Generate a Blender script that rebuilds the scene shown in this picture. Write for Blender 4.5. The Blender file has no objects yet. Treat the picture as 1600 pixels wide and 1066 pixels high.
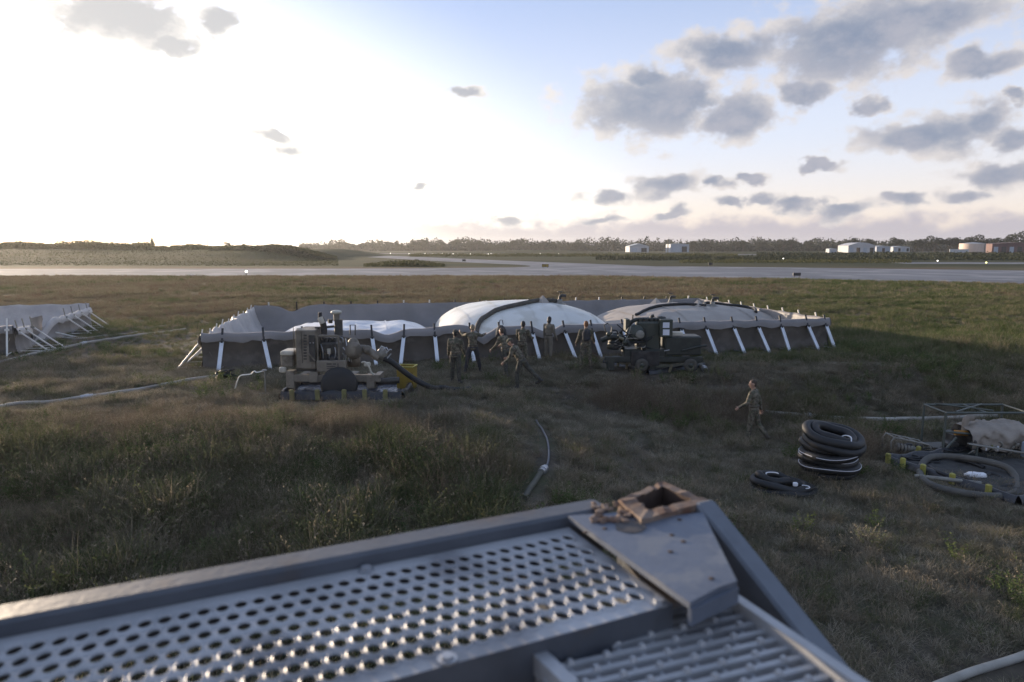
import bpy, bmesh, math, random
import numpy as np
from mathutils import Vector, Matrix, noise as mnoise

# ------------------------------------------------------------------ camera
scene = bpy.context.scene
COL = scene.collection
random.seed(7)
RNG = np.random.default_rng(7)
F_PX = 1067.0
PITCH = math.atan(145 / F_PX)
CAM_Z = 5.4
cam_data = bpy.data.cameras.new('camera')
cam_data.lens = 24.0
cam_data.sensor_width = 36.0
cam_data.clip_start = 0.05
cam_data.clip_end = 60000
cam_data.dof.use_dof = True
cam_data.dof.focus_distance = 24.0
cam_data.dof.aperture_fstop = 3.2
cam = bpy.data.objects.new('camera', cam_data)
COL.objects.link(cam)
cam.location = (0, 0, CAM_Z)
cam.rotation_euler = (math.radians(90) - PITCH, 0, 0)
scene.camera = cam

# ------------------------------------------------------------------ exposure
scene.view_settings.view_transform = 'Standard'
scene.view_settings.look = 'None'
scene.view_settings.exposure = 1.82
scene.view_settings.gamma = 1.0
scene.view_settings.use_curve_mapping = False

# ------------------------------------------------------------------ sun and sky
SUN_AZ = math.radians(-46)      # left of the view direction (+Y), just out of frame
SUN_EL = math.radians(6.5)
sun_dir = Vector((math.sin(SUN_AZ) * math.cos(SUN_EL), math.cos(SUN_AZ) * math.cos(SUN_EL), math.sin(SUN_EL)))
sun_data = bpy.data.lights.new('sun', 'SUN')
sun_data.energy = 2.6
sun_data.angle = math.radians(1.0)
sun_data.color = (1.0, 0.80, 0.58)
sun = bpy.data.objects.new('sun', sun_data)
COL.objects.link(sun)
sun.rotation_euler = sun_dir.to_track_quat('Z', 'Y').to_euler()
sun.location = sun_dir * 200


def build_world():
    world = bpy.data.worlds.new('World')
    scene.world = world
    world.use_nodes = True
    nt = world.node_tree
    nt.nodes.clear()
    N = nt.nodes.new
    L = nt.links.new

    def math_n(op, a, b=None, c=None, clamp=False):
        n = N('ShaderNodeMath'); n.operation = op; n.use_clamp = clamp
        for i, v in enumerate((a, b, c)):
            if v is None: continue
            if hasattr(v, 'is_linked'): L(v, n.inputs[i])
            else: n.inputs[i].default_value = v
        return n.outputs[0]

    def ramp(v, lo, hi, smooth=True):
        n = N('ShaderNodeMapRange')
        n.interpolation_type = 'SMOOTHSTEP' if smooth else 'LINEAR'
        L(v, n.inputs[0]); n.inputs[1].default_value = lo; n.inputs[2].default_value = hi
        return n.outputs[0]

    def mixc(f, a, b):
        n = N('ShaderNodeMix'); n.data_type = 'RGBA'
        if hasattr(f, 'is_linked'): L(f, n.inputs[0])
        else: n.inputs[0].default_value = f
        for i, v in ((6, a), (7, b)):
            if hasattr(v, 'is_linked'): L(v, n.inputs[i])
            else: n.inputs[i].default_value = (*v, 1)
        return n.outputs[2]

    out = N('ShaderNodeOutputWorld')
    bg = N('ShaderNodeBackground')
    bg.inputs[1].default_value = 0.086
    L(bg.outputs[0], out.inputs[0])
    sky = N('ShaderNodeTexSky')
    sky.sky_type = 'NISHITA'
    sky.sun_disc = False
    sky.sun_elevation = SUN_EL
    sky.sun_rotation = SUN_AZ
    sky.altitude = 0
    sky.air_density = 1.0
    sky.dust_density = 1.2
    sky.ozone_density = 2.0

    tc = N('ShaderNodeTexCoord')
    sep = N('ShaderNodeSeparateXYZ'); L(tc.outputs['Generated'], sep.inputs[0])
    az = math_n('ARCTAN2', sep.outputs[0], sep.outputs[1])
    el = math_n('ARCSINE', sep.outputs[2])
    comb = N('ShaderNodeCombineXYZ')
    L(az, comb.inputs[0]); L(el, comb.inputs[1])
    P = comb.outputs[0]

    def noise(scale, detail, sx=1.0, sy=1.0, off=0.0, rough=0.55, vec=None):
        m = N('ShaderNodeVectorMath'); m.operation = 'MULTIPLY_ADD'
        L(vec or P, m.inputs[0]); m.inputs[1].default_value = (sx, sy, 1); m.inputs[2].default_value = (off, off * 1.7, off)
        n = N('ShaderNodeTexNoise'); n.inputs['Scale'].default_value = scale
        n.inputs['Detail'].default_value = detail; n.inputs['Roughness'].default_value = rough
        L(m.outputs[0], n.inputs['Vector'])
        return n

    # warped coordinates give the ragged cumulus edge
    wn = noise(13, 4, 1, 1.5, 3.1)
    warp = N('ShaderNodeVectorMath'); warp.operation = 'MULTIPLY_ADD'
    sub = N('ShaderNodeVectorMath'); sub.operation = 'SUBTRACT'
    L(wn.outputs['Color'], sub.inputs[0]); sub.inputs[1].default_value = (0.5, 0.5, 0.5)
    L(sub.outputs[0], warp.inputs[0]); warp.inputs[1].default_value = (0.10, 0.06, 0); L(P, warp.inputs[2])
    W = warp.outputs[0]

    def pix(px, py):
        u = (px - 800) / F_PX; v = -(py - 533) / F_PX
        d = Vector((u, math.cos(PITCH) + v * math.sin(PITCH), -math.sin(PITCH) + v * math.cos(PITCH))).normalized()
        return math.atan2(d.x, d.y), math.asin(d.z)
    # cumulus: centre and half sizes as seen in the evening sky (azimuth, elevation)
    clouds = [(190, 25, 130, 42), (255, 68, 48, 20), (335, 28, 32, 22),
              (1010, 165, 115, 50), (1010, 128, 36, 30), (1150, 185, 60, 34), (1080, 155, 50, 25), (1140, 82, 95, 32),
              (1330, 60, 150, 62), (1440, 25, 130, 42), (1255, 142, 34, 22), (1358, 158, 26, 12),
              (1450, 212, 110, 36), (1530, 195, 60, 34), (1590, 225, 40, 26), (1560, 275, 80, 24), (1540, 98, 70, 22), (1600, 155, 16, 12),
              (1278, 260, 36, 8), (1040, 288, 50, 20), (950, 304, 34, 12), (1118, 290, 24, 10), (1165, 284, 22, 8),
              (1500, 308, 36, 11), (1400, 316, 30, 9), (1200, 318, 34, 11), (1150, 323, 24, 10), (1245, 330, 34, 11), (1310, 330, 40, 12),
              (730, 149, 30, 9), (410, 210, 28, 10), (440, 234, 24, 8), (645, 288, 16, 8), (805, 347, 22, 9), (925, 344, 36, 6), (1055, 332, 20, 6),
              (-120, 60, 90, 30), (-260, 190, 90, 24), (1760, 120, 110, 40), (1900, 250, 130, 30), (1800, 30, 120, 40),
              (500, -260, 190, 60), (1050, -220, 170, 60), (1500, -180, 140, 60), (80, -190, 150, 50), (-300, -120, 150, 60), (700, -520, 200, 90)]
    dist = None
    for (cx, cy, rx, ry) in clouds:
        a0, e0 = pix(cx, cy)
        a1, _ = pix(cx + rx, cy); _, e1 = pix(cx, cy - ry)
        ra, re = 1.2 * abs(a1 - a0), 1.25 * abs(e1 - e0)
        m = N('ShaderNodeVectorMath'); m.operation = 'MULTIPLY_ADD'
        L(W, m.inputs[0]); m.inputs[1].default_value = (1 / ra, 1 / re, 0); m.inputs[2].default_value = (-a0 / ra, -e0 / re, 0)
        l = N('ShaderNodeVectorMath'); l.operation = 'LENGTH'; L(m.outputs[0], l.inputs[0])
        dist = l.outputs['Value'] if dist is None else math_n('MINIMUM', dist, l.outputs['Value'])
    n1 = noise(30, 6, 1, 1.3, 1.3, 0.52)
    body = math_n('SUBTRACT', 1.2, dist)                                   # >0 inside
    body = math_n('ADD', body, math_n('MULTIPLY', math_n('SUBTRACT', n1.outputs['Fac'], 0.5), 2.3))
    # the same kind of broken cloud goes on round the rest of the sky
    n2 = noise(5, 8, 1, 2.2, 7.7, 0.6)
    away = math_n('MAXIMUM', ramp(math_n('ABSOLUTE', az), 0.75, 1.1), ramp(el, 0.55, 0.8))
    rest = math_n('MULTIPLY', ramp(n2.outputs['Fac'], 0.56, 0.75), away)
    dens = math_n('MAXIMUM', ramp(body, -0.05, 0.55), rest)

    # low bank of haze cloud on the horizon, away from the sun
    n3 = noise(22, 7, 1, 1.6, 5.5, 0.6)
    top = math_n('MULTIPLY_ADD', n3.outputs['Fac'], 0.07, 0.012)
    bank = math_n('SUBTRACT', top, el)
    bank = math_n('MULTIPLY', ramp(bank, -0.004, 0.022), ramp(az, -0.34, -0.05))
    bank = math_n('MULTIPLY', bank, 0.92)

    dt = N('ShaderNodeVectorMath'); dt.operation = 'DOT_PRODUCT'
    L(tc.outputs['Generated'], dt.inputs[0]); dt.inputs[1].default_value = sun_dir
    near = ramp(dt.outputs['Value'], 0.45, 1.0)
    # thin milky veil of high haze: strongest low down and towards the sun
    veil = math_n('MULTIPLY_ADD', math_n('SUBTRACT', 1.0, ramp(el, 0.0, 0.42)), 0.12, 0.62)
    low = math_n('MULTIPLY_ADD', math_n('MAXIMUM', el, 0.0), -1.0, dt.outputs['Value'])
    glow = ramp(low, 0.40, 0.86)
    vcol = mixc(ramp(el, 0.02, 0.17), (3.7, 3.2, 2.95), (3.0, 3.05, 3.3))
    vcol = mixc(ramp(el, 0.15, 0.42), vcol, (1.55, 1.92, 2.6))
    warm = math_n('MULTIPLY', ramp(math_n('MULTIPLY', el, -1.0), -0.055, 0.0), ramp(dt.outputs['Value'], 0.86, 0.985))
    vcol = mixc(glow, vcol, mixc(warm, (6.6, 6.35, 5.9), (5.2, 3.9, 2.3)))
    tint = N('ShaderNodeMix'); tint.data_type = 'RGBA'; tint.blend_type = 'MULTIPLY'; tint.inputs[0].default_value = 1
    L(sky.outputs[0], tint.inputs[6]); tint.inputs[7].default_value = (0.92, 0.94, 1.30, 1)
    base = mixc(math_n('MAXIMUM', veil, math_n('MULTIPLY', glow, 0.8)), tint.outputs[2], vcol)
    n4 = noise(17, 6, 1, 1.4, 2.2, 0.65)
    soft = math_n('ADD', math_n('SUBTRACT', 1.15, dist), math_n('MULTIPLY', math_n('SUBTRACT', n4.outputs['Fac'], 0.5), 1.5))
    thick = math_n('MAXIMUM', ramp(soft, 0.0, 0.85), rest)
    core = mixc(ramp(n4.outputs['Fac'], 0.3, 0.7), (0.80, 0.98, 1.36), (1.45, 1.48, 1.72))
    rim = mixc(near, (2.6, 2.45, 2.4), (3.9, 3.7, 3.4))
    ccol = mixc(thick, rim, mixc(near, core, (2.05, 2.05, 2.05)))
    bcol = mixc(near, (1.75, 1.66, 1.9), (2.7, 2.5, 2.35))
    c = mixc(bank, base, bcol)
    c = mixc(math_n('MULTIPLY', dens, 0.93), c, ccol)
    # below the horizon: dim ground tone
    c = mixc(ramp(el, -0.03, -0.005), (0.4, 0.4, 0.4), c)
    L(c, bg.inputs[0])
    world.cycles.sampling_method = 'MANUAL'
    world.cycles.sample_map_resolution = 512


build_world()
scene.cycles.max_bounces = 4; scene.cycles.diffuse_bounces = 2; scene.cycles.glossy_bounces = 2; scene.cycles.transmission_bounces = 2; scene.cycles.volume_bounces = 0

# ------------------------------------------------------------------ helpers
def pixel_ray(px, py):
    u = (px - 800) / F_PX; v = -(py - 533) / F_PX
    return Vector((u, math.cos(PITCH) + v * math.sin(PITCH), -math.sin(PITCH) + v * math.cos(PITCH)))

def at_depth(px, py, Y):
    r = pixel_ray(px, py)
    return Vector((0, 0, CAM_Z)) + r * (Y / r.y)

def at_height(px, py, z):
    r = pixel_ray(px, py)
    return Vector((0, 0, CAM_Z)) + r * ((z - CAM_Z) / r.z)

def sstep(a, b, x):
    t = np.clip((np.asarray(x, float) - a) / (b - a), 0, 1)
    return t * t * (3 - 2 * t)

# containment berm frame (near-left corner of the wall, along the near side, towards the far side)
BERM_A = np.array([-11.35, 24.75]); BERM_ANG = math.radians(12.1)
BU = np.array([math.cos(BERM_ANG), math.sin(BERM_ANG)]); BV = np.array([-BU[1], BU[0]])
BERM_L, BERM_W = 26.0, 12.3

def ground_z(x, y):
    x = np.asarray(x, float); y = np.asarray(y, float)
    right = sstep(19.5, 25.5, y)
    left = 0.15 + 0.85 * sstep(7, 16, y)
    s = sstep(-3, 6.5, x)
    z = left * (1 - s) + right * s
    n = (0.5 * np.sin(0.9 * x + 1.3 * np.sin(0.45 * y)) * np.cos(0.75 * y + 0.6) + 0.3 * np.sin(2.1 * x - 0.7 * y + 1) * np.sin(1.7 * y + 0.4 * x)
         + 0.2 * np.sin(3.7 * x + 2.3 * y) * np.cos(3.1 * y - 1.9 * x))
    # keep the pit, the work area and everything beyond about 55 m level
    q = np.stack([x - BERM_A[0], y - BERM_A[1]], -1)
    u = q @ BU; v = q @ BV
    pit = sstep(-2.0, -0.8, v) * (1 - sstep(BERM_W + 0.8, BERM_W + 2.5, v)) * sstep(-2.5, -1, u) * (1 - sstep(BERM_L + 1, BERM_L + 2.5, u))
    amp = (0.05 + 0.09 * sstep(9, 14, y) * (1 - sstep(18.5, 20.5, y)) + 0.10 * sstep(26, 40, y)) * (1 - pit) * (1 - sstep(45, 75, y)) * sstep(2, 5, y)
    z = z + amp * n
    z = z + 0.08 * np.exp(-(((x + 4.5) / 4.0) ** 2 + ((y - 15.5) / 2.2) ** 2)) + 0.08 * np.exp(-(((x + 10) / 3.0) ** 2 + ((y - 16) / 2) ** 2))
    # low bank by the right-hand side of the pit
    z = z + 0.25 * np.exp(-(((x - 20) / 4.0) ** 2 + ((y - 29) / 2.5) ** 2))
    # long rise to the left beyond the taxiway, flat land elsewhere
    ridge = 4.0 * sstep(158, 300, y) * (1 - sstep(-100, -72, x)) * (1 - sstep(380, 520, y))
    und = 0.35 * np.sin(x * 0.06 + 1) * np.sin(y * 0.05) * sstep(165, 220, y) * (1 - sstep(-100, -72, x)) * (1 - sstep(380, 520, y))
    berm2 = 2.6 * np.exp(-(((x - 20) / 75) ** 2 + ((y - 640) / 30) ** 2)) + 2.0 * np.exp(-(((x - 260) / 120) ** 2 + ((y - 600) / 40) ** 2))
    return z + ridge + und + berm2

def gz(x, y):
    return float(ground_z(x, y))

def ground_hit(px, py):
    r = pixel_ray(px, py); r = r / r.y
    Y = 4.0
    while Y < 900:
        p = Vector((0, 0, CAM_Z)) + r * Y
        if p.z <= gz(p.x, p.y):
            lo, hi = Y * 0.98 - 0.05, Y
            for _ in range(18):
                m = (lo + hi) / 2; p = Vector((0, 0, CAM_Z)) + r * m
                if p.z <= gz(p.x, p.y): hi = m
                else: lo = m
            return Vector((0, 0, CAM_Z)) + r * hi
        Y *= 1.01
    return p

def tag(o, label=None, cat=None, group=None, kind=None):
    if label: o['label'] = label
    if cat: o['category'] = cat
    if group: o['group'] = group
    if kind: o['kind'] = kind
    return o

def empty(name, loc=(0, 0, 0), rz=0.0, parent=None):
    o = bpy.data.objects.new(name, None)
    o.location = loc; o.rotation_euler = (0, 0, rz); o.empty_display_size = 0.2
    COL.objects.link(o)
    if parent: o.parent = parent
    return o

def copy_tree(o, parent=None):
    c = o.copy(); COL.objects.link(c); c.parent = parent
    for ch in o.children: copy_tree(ch, c)
    return c

class MB:
    """collects shapes and builds ONE mesh object"""
    def __init__(self): self.v = []; self.f = []; self.s = []
    def add(self, verts, faces, smooth=False):
        b = len(self.v)
        self.v += [tuple(p) for p in verts]
        for f in faces:
            self.f.append(tuple(i + b for i in f)); self.s.append(smooth)
        return self
    def box(self, c, s, rot=None, taper=1.0):
        hx, hy, hz = s[0] / 2, s[1] / 2, s[2] / 2
        vs = []
        for z, k in ((-hz, 1.0), (hz, taper)):
            for x, y in ((-hx, -hy), (hx, -hy), (hx, hy), (-hx, hy)):
                p = Vector((x * k, y * k, z))
                if rot is not None: p = rot @ p
                vs.append(p + Vector(c))
        return self.add(vs, [(3, 2, 1, 0), (4, 5, 6, 7), (0, 1, 5, 4), (1, 2, 6, 5), (2, 3, 7, 6), (3, 0, 4, 7)])
    def rbox(self, c, s, r=0.02, rot=None):
        """box with chamfered edges"""
        hx, hy, hz = s[0] / 2, s[1] / 2, s[2] / 2
        r = min(r, hx * .9, hy * .9, hz * .9)
        vs = []
        for z, k in ((-hz, r), (-hz + r, 0), (hz - r, 0), (hz, r)):
            a, b = hx - k, hy - k
            for x, y in ((-a + r, -b), (a - r, -b), (a, -b + r), (a, b - r), (a - r, b), (-a + r, b), (-a, b - r), (-a, -b + r)):
                p = Vector((x, y, z))
                if rot is not None: p = rot @ p
                vs.append(p + Vector(c))
        fs = [tuple(reversed(range(8))), tuple(range(24, 32))]
        for k in range(3):
            for i in range(8):
                j = (i + 1) % 8
                fs.append((k * 8 + i, k * 8 + j, k * 8 + 8 + j, k * 8 + 8 + i))
        return self.add(vs, fs)
    def cyl(self, p0, p1, r0, r1=None, seg=12, caps=True, smooth=True):
        r1 = r0 if r1 is None else r1
        p0 = Vector(p0); p1 = Vector(p1); d = (p1 - p0).normalized()
        a = d.orthogonal().normalized(); b = d.cross(a)
        vs = []
        for p, r in ((p0, r0), (p1, r1)):
            for i in range(seg):
                t = 2 * math.pi * i / seg
                vs.append(p + a * (r * math.cos(t)) + b * (r * math.sin(t)))
        self.add(vs, [(i, (i + 1) % seg, seg + (i + 1) % seg, seg + i) for i in range(seg)], smooth)
        if caps: 
            self.add(vs[:seg], [tuple(reversed(range(seg)))]); self.add(vs[seg:], [tuple(range(seg))])
        return self
    def tube(self, pts, r, seg=8, caps=True, closed=False):
        pts = [Vector(p) for p in pts]; n = len(pts)
        rs = r if hasattr(r, '__len__') else [r] * n
        vs = []; a = None
        for i, p in enumerate(pts):
            t = (pts[(i + 1) % n] - pts[i - 1]) if closed else (pts[min(i + 1, n - 1)] - pts[max(i - 1, 0)])
            t.normalize()
            if a is None:
                a = t.cross(Vector((0, 0, 1)))
                a = a.normalized() if a.length > 1e-3 else t.orthogonal().normalized()
            a = (a - t * a.dot(t)).normalized(); b = t.cross(a)
            for k in range(seg):
                w = 2 * math.pi * k / seg
                vs.append(p + a * (rs[i] * math.cos(w)) + b * (rs[i] * math.sin(w)))
        fs = []
        for i in range(n if closed else n - 1):
            j = (i + 1) % n
            for k in range(seg):
                l = (k + 1) % seg
                fs.append((i * seg + k, i * seg + l, j * seg + l, j * seg + k))
        self.add(vs, fs, True)
        if caps and not closed:
            self.add(vs[:seg], [tuple(reversed(range(seg)))]); self.add(vs[-seg:], [tuple(range(seg))])
        return self
    def lathe(self, c, prof, axis=(0, 0, 1), seg=16, smooth=True):
        """prof: list of (radius, height along axis)"""
        d = Vector(axis).normalized(); a = d.orthogonal().normalized(); b = d.cross(a); c = Vector(c)
        vs = [c + d * h + a * (r * math.cos(2 * math.pi * i / seg)) + b * (r * math.sin(2 * math.pi * i / seg)) for r, h in prof for i in range(seg)]
        n = len(prof)
        fs = [(k * seg + i, k * seg + (i + 1) % seg, (k + 1) * seg + (i + 1) % seg, (k + 1) * seg + i) for k in range(n - 1) for i in range(seg)]
        return self.add(vs, fs, smooth)
    def ball(self, c, r, seg=12, rings=8, rot=None):
        r = r if hasattr(r, '__len__') else (r, r, r)
        vs = []; c = Vector(c)
        for j in range(1, rings):
            ph = math.pi * j / rings
            for i in range(seg):
                t = 2 * math.pi * i / seg
                p = Vector((r[0] * math.sin(ph) * math.cos(t), r[1] * math.sin(ph) * math.sin(t), r[2] * math.cos(ph)))
                vs.append((rot @ p if rot is not None else p) + c)
        top = Vector((0, 0, r[2])); bot = Vector((0, 0, -r[2]))
        vs += [(rot @ top if rot is not None else top) + c, (rot @ bot if rot is not None else bot) + c]
        T = len(vs) - 2; B = T + 1
        fs = [(T, i, (i + 1) % seg) for i in range(seg)]
        for j in range(rings - 2):
            fs += [(j * seg + i, (j + 1) * seg + i, (j + 1) * seg + (i + 1) % seg, j * seg + (i + 1) % seg) for i in range(seg)]
        fs += [(B, (rings - 2) * seg + (i + 1) % seg, (rings - 2) * seg + i) for i in range(seg)]
        return self.add(vs, fs, True)
    def grid(self, P, smooth=True, flip=False):
        """P: rows x cols of points"""
        R = len(P); C = len(P[0])
        vs = [p for row in P for p in row]
        fs = [(i * C + j, i * C + j + 1, (i + 1) * C + j + 1, (i + 1) * C + j) for i in range(R - 1) for j in range(C - 1)]
        if flip: fs = [f[::-1] for f in fs]
        return self.add(vs, fs, smooth)
    def bar(self, p0, p1, w, t, up=(0, 0, 1)):
        """flat bar of width w and thickness t"""
        p0 = Vector(p0); p1 = Vector(p1); d = (p1 - p0); Lh = d.length; d.normalize()
        s = d.cross(Vector(up)); s = s.normalized() if s.length > 1e-4 else d.orthogonal().normalized()
        n = s.cross(d)
        rot = Matrix((s, d, n)).transposed()
        return self.box((p0 + p1) / 2, (w, Lh, t), rot)
    def build(self, name, mat, parent=None, loc=None, world=True):
        me = bpy.data.meshes.new(name)
        me.from_pydata(self.v, [], self.f); me.update()
        me.polygons.foreach_set('use_smooth', self.s)
        if mat is not None: me.materials.append(mat)
        o = bpy.data.objects.new(name, me); COL.objects.link(o)
        if parent is not None:
            o.parent = parent
            if world:     # vertices were given in world space
                o.matrix_parent_inverse = Matrix.Identity(4)
                inv = world_of(parent).inverted()
                me.transform(inv)
        elif loc is not None:
            me.transform(Matrix.Translation(-Vector(loc))); o.location = loc
        return o

def world_of(o):
    m = Matrix.LocRotScale(o.location, o.rotation_euler, o.scale)
    return world_of(o.parent) @ m if o.parent else m

def spline(pts, sub=8):
    P = [Vector(p) for p in pts]; P = [P[0] * 2 - P[1]] + P + [P[-1] * 2 - P[-2]]
    out = []
    for i in range(1, len(P) - 2):
        for k in range(sub):
            t = k / sub
            a, b, c, d = P[i - 1], P[i], P[i + 1], P[i + 2]
            out.append(0.5 * ((2 * b) + (c - a) * t + (2 * a - 5 * b + 4 * c - d) * t * t + (3 * b - a - 3 * c + d) * t ** 3))
    out.append(P[-2]); return out

# ------------------------------------------------------------------ materials
def material(name, c1, c2=None, scale=3.0, rough=0.7, metal=0.0, bump=0.0, bscale=None, rough2=None, detail=5, lo=0.35, hi=0.65, spec=0.5, c3=None, s3=0.7, coord='Object', bdist=0.02):
    m = bpy.data.materials.new(name); m.use_nodes = True
    nt = m.node_tree; N = nt.nodes.new; L = nt.links.new
    b = nt.nodes['Principled BSDF']
    b.inputs['Roughness'].default_value = rough; b.inputs['Metallic'].default_value = metal
    b.inputs['Specular IOR Level'].default_value = spec
    tc = N('ShaderNodeTexCoord'); vec = tc.outputs[coord]
    b.inputs['Base Color'].default_value = (*c1, 1)
    if c2 is not None:
        n = N('ShaderNodeTexNoise'); n.inputs['Scale'].default_value = scale; n.inputs['Detail'].default_value = detail; n.inputs['Roughness'].default_value = 0.6
        L(vec, n.inputs['Vector'])
        mr = N('ShaderNodeMapRange'); mr.inputs[1].default_value = lo; mr.inputs[2].default_value = hi; L(n.outputs['Fac'], mr.inputs[0])
        mx = N('ShaderNodeMix'); mx.data_type = 'RGBA'; L(mr.outputs[0], mx.inputs[0])
        mx.inputs[6].default_value = (*c1, 1); mx.inputs[7].default_value = (*c2, 1)
        col = mx.outputs[2]
        if c3 is not None:
            n3 = N('ShaderNodeTexNoise'); n3.inputs['Scale'].default_value = scale * s3; n3.inputs['Detail'].default_value = detail
            ad = N('ShaderNodeVectorMath'); ad.operation = 'ADD'; ad.inputs[1].default_value = (13.1, 5.7, 9.3); L(vec, ad.inputs[0]); L(ad.outputs[0], n3.inputs['Vector'])
            m3 = N('ShaderNodeMapRange'); m3.inputs[1].default_value = 0.52; m3.inputs[2].default_value = 0.62; L(n3.outputs['Fac'], m3.inputs[0])
            mx3 = N('ShaderNodeMix'); mx3.data_type = 'RGBA'; L(m3.outputs[0], mx3.inputs[0]); L(col, mx3.inputs[6]); mx3.inputs[7].default_value = (*c3, 1)
            col = mx3.outputs[2]
        L(col, b.inputs['Base Color'])
        if rough2 is not None:
            r = N('ShaderNodeMapRange'); r.inputs[3].default_value = rough; r.inputs[4].default_value = rough2; L(mr.outputs[0], r.inputs[0]); L(r.outputs[0], b.inputs['Roughness'])
    if bump:
        n2 = N('ShaderNodeTexNoise'); n2.inputs['Scale'].default_value = bscale or scale * 3; n2.inputs['Detail'].default_value = 6
        L(vec, n2.inputs['Vector'])
        bp = N('ShaderNodeBump'); bp.inputs['Strength'].default_value = bump; bp.inputs['Distance'].default_value = bdist
        L(n2.outputs['Fac'], bp.inputs['Height']); L(bp.outputs[0], b.inputs['Normal'])
    return m

M = {}
M['tan_paint'] = material('tan_paint', (0.20, 0.175, 0.14), (0.14, 0.12, 0.095), 4, 0.6, bump=0.1, bscale=40, c3=(0.10, 0.085, 0.065))
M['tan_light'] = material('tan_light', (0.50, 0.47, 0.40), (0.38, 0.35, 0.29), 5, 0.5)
M['engine_dark'] = material('engine_dark', (0.035, 0.034, 0.033), (0.07, 0.065, 0.06), 6, 0.55, 0.2, bump=0.2, bscale=30)
M['green_paint'] = material('green_paint', (0.030, 0.038, 0.030), (0.045, 0.05, 0.04), 4, 0.5, bump=0.1, bscale=30)
M['green_dark'] = material('green_dark', (0.016, 0.020, 0.018), (0.03, 0.034, 0.03), 5, 0.5)
M['rubber'] = material('rubber', (0.0075, 0.008, 0.009), (0.014, 0.014, 0.015), 6, 0.6, bump=0.15, bscale=25)
M['rubber_dusty'] = material('rubber_dusty', (0.045, 0.042, 0.036), (0.075, 0.07, 0.06), 5, 0.8, bump=0.2, bscale=20)
M['black_sheet'] = material('black_sheet', (0.014, 0.014, 0.016), (0.03, 0.03, 0.033), 3, 0.35, bump=0.5, bscale=5, bdist=0.06)
M['clear_sheet'] = material('clear_sheet', (0.16, 0.17, 0.20), (0.05, 0.052, 0.06), 5, 0.18, bump=0.8, bscale=7, bdist=0.08)
M['white_metal'] = material('white_metal', (0.74, 0.75, 0.77), (0.62, 0.63, 0.65), 3, 0.38, 0.55, bump=0.03, bscale=30)
M['white_tube'] = material('white_tube', (0.72, 0.70, 0.66), (0.58, 0.56, 0.52), 4, 0.5, 0.0)
M['black_metal'] = material('black_metal', (0.02, 0.02, 0.022), (0.035, 0.035, 0.038), 5, 0.5, 0.2)
M['pipe_black'] = material('pipe_black', (0.02, 0.02, 0.021), (0.035, 0.035, 0.036), 5, 0.55)
M['steel'] = material('steel', (0.45, 0.46, 0.48), (0.32, 0.33, 0.35), 8, 0.4, 0.8)
M['white_plastic'] = material('white_plastic', (0.72, 0.73, 0.76), (0.62, 0.63, 0.66), 5, 0.45)
M['paper'] = material('paper', (0.68, 0.69, 0.76), (0.60, 0.61, 0.68), 3, 0.6)
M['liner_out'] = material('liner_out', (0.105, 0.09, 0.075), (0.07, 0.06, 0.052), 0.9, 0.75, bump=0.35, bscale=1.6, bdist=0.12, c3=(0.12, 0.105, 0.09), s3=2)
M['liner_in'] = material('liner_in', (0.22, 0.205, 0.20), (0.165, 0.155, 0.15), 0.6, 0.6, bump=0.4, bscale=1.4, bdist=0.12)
M['liner_pale'] = material('liner_pale', (0.46, 0.43, 0.41), (0.34, 0.32, 0.31), 1.2, 0.55, bump=0.4, bscale=2, bdist=0.1)
M['bag_white'] = material('bag_white', (0.66, 0.65, 0.60), (0.56, 0.555, 0.52), 0.5, 0.34, bump=0.10, bscale=1.2, bdist=0.1, c3=(0.50, 0.485, 0.43), s3=1.7)
M['bag_tan'] = material('bag_tan', (0.34, 0.305, 0.265), (0.26, 0.23, 0.20), 0.5, 0.5, bump=0.25, bscale=1.2, bdist=0.1)
M['bag_flat'] = material('bag_flat', (0.62, 0.63, 0.66), (0.46, 0.47, 0.50), 1.0, 0.35, bump=0.6, bscale=2.4, bdist=0.12)
M['hose_pale'] = material('hose_pale', (0.36, 0.34, 0.30), (0.25, 0.235, 0.205), 2, 0.75, bump=0.2, bscale=12)
M['hose_green'] = material('hose_green', (0.085, 0.083, 0.062), (0.07, 0.068, 0.052), 3, 0.7, bump=0.2, bscale=12)
M['hose_grey'] = material('hose_grey', (0.10, 0.094, 0.082), (0.07, 0.066, 0.058), 4, 0.75, bump=0.25, bscale=14)
M['asphalt_dark'] = material('asphalt_dark', (0.10, 0.10, 0.105), (0.07, 0.07, 0.074), 0.08, 0.75)
M['yellow'] = material('yellow', (0.30, 0.21, 0.03), (0.21, 0.145, 0.025), 4, 0.55)
M['yellow_pale'] = material('yellow_pale', (0.33, 0.305, 0.065), (0.22, 0.20, 0.045), 6, 0.6)
M['olive_pad'] = material('olive_pad', (0.20, 0.185, 0.07), (0.13, 0.115, 0.05), 6, 0.75)
M['tan_pad'] = material('tan_pad', (0.24, 0.21, 0.14), (0.17, 0.15, 0.10), 6, 0.75)
M['orange'] = material('orange', (0.42, 0.20, 0.03), (0.30, 0.13, 0.02), 6, 0.5)
M['tarp'] = material('tarp', (0.30, 0.265, 0.225), (0.22, 0.19, 0.16), 3, 0.8, bump=0.5, bscale=6, bdist=0.05)
M['cage_green'] = material('cage_green', (0.06, 0.07, 0.06), (0.085, 0.095, 0.082), 8, 0.5)
M['frame_grey'] = material('frame_grey', (0.23, 0.22, 0.19), (0.17, 0.16, 0.14), 8, 0.5)
M['galvanised'] = material('galvanised', (0.45, 0.45, 0.46), (0.34, 0.345, 0.355), 9, 0.45, 0.25, bump=0.05, bscale=60, c3=(0.24, 0.24, 0.25), s3=0.5)
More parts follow.
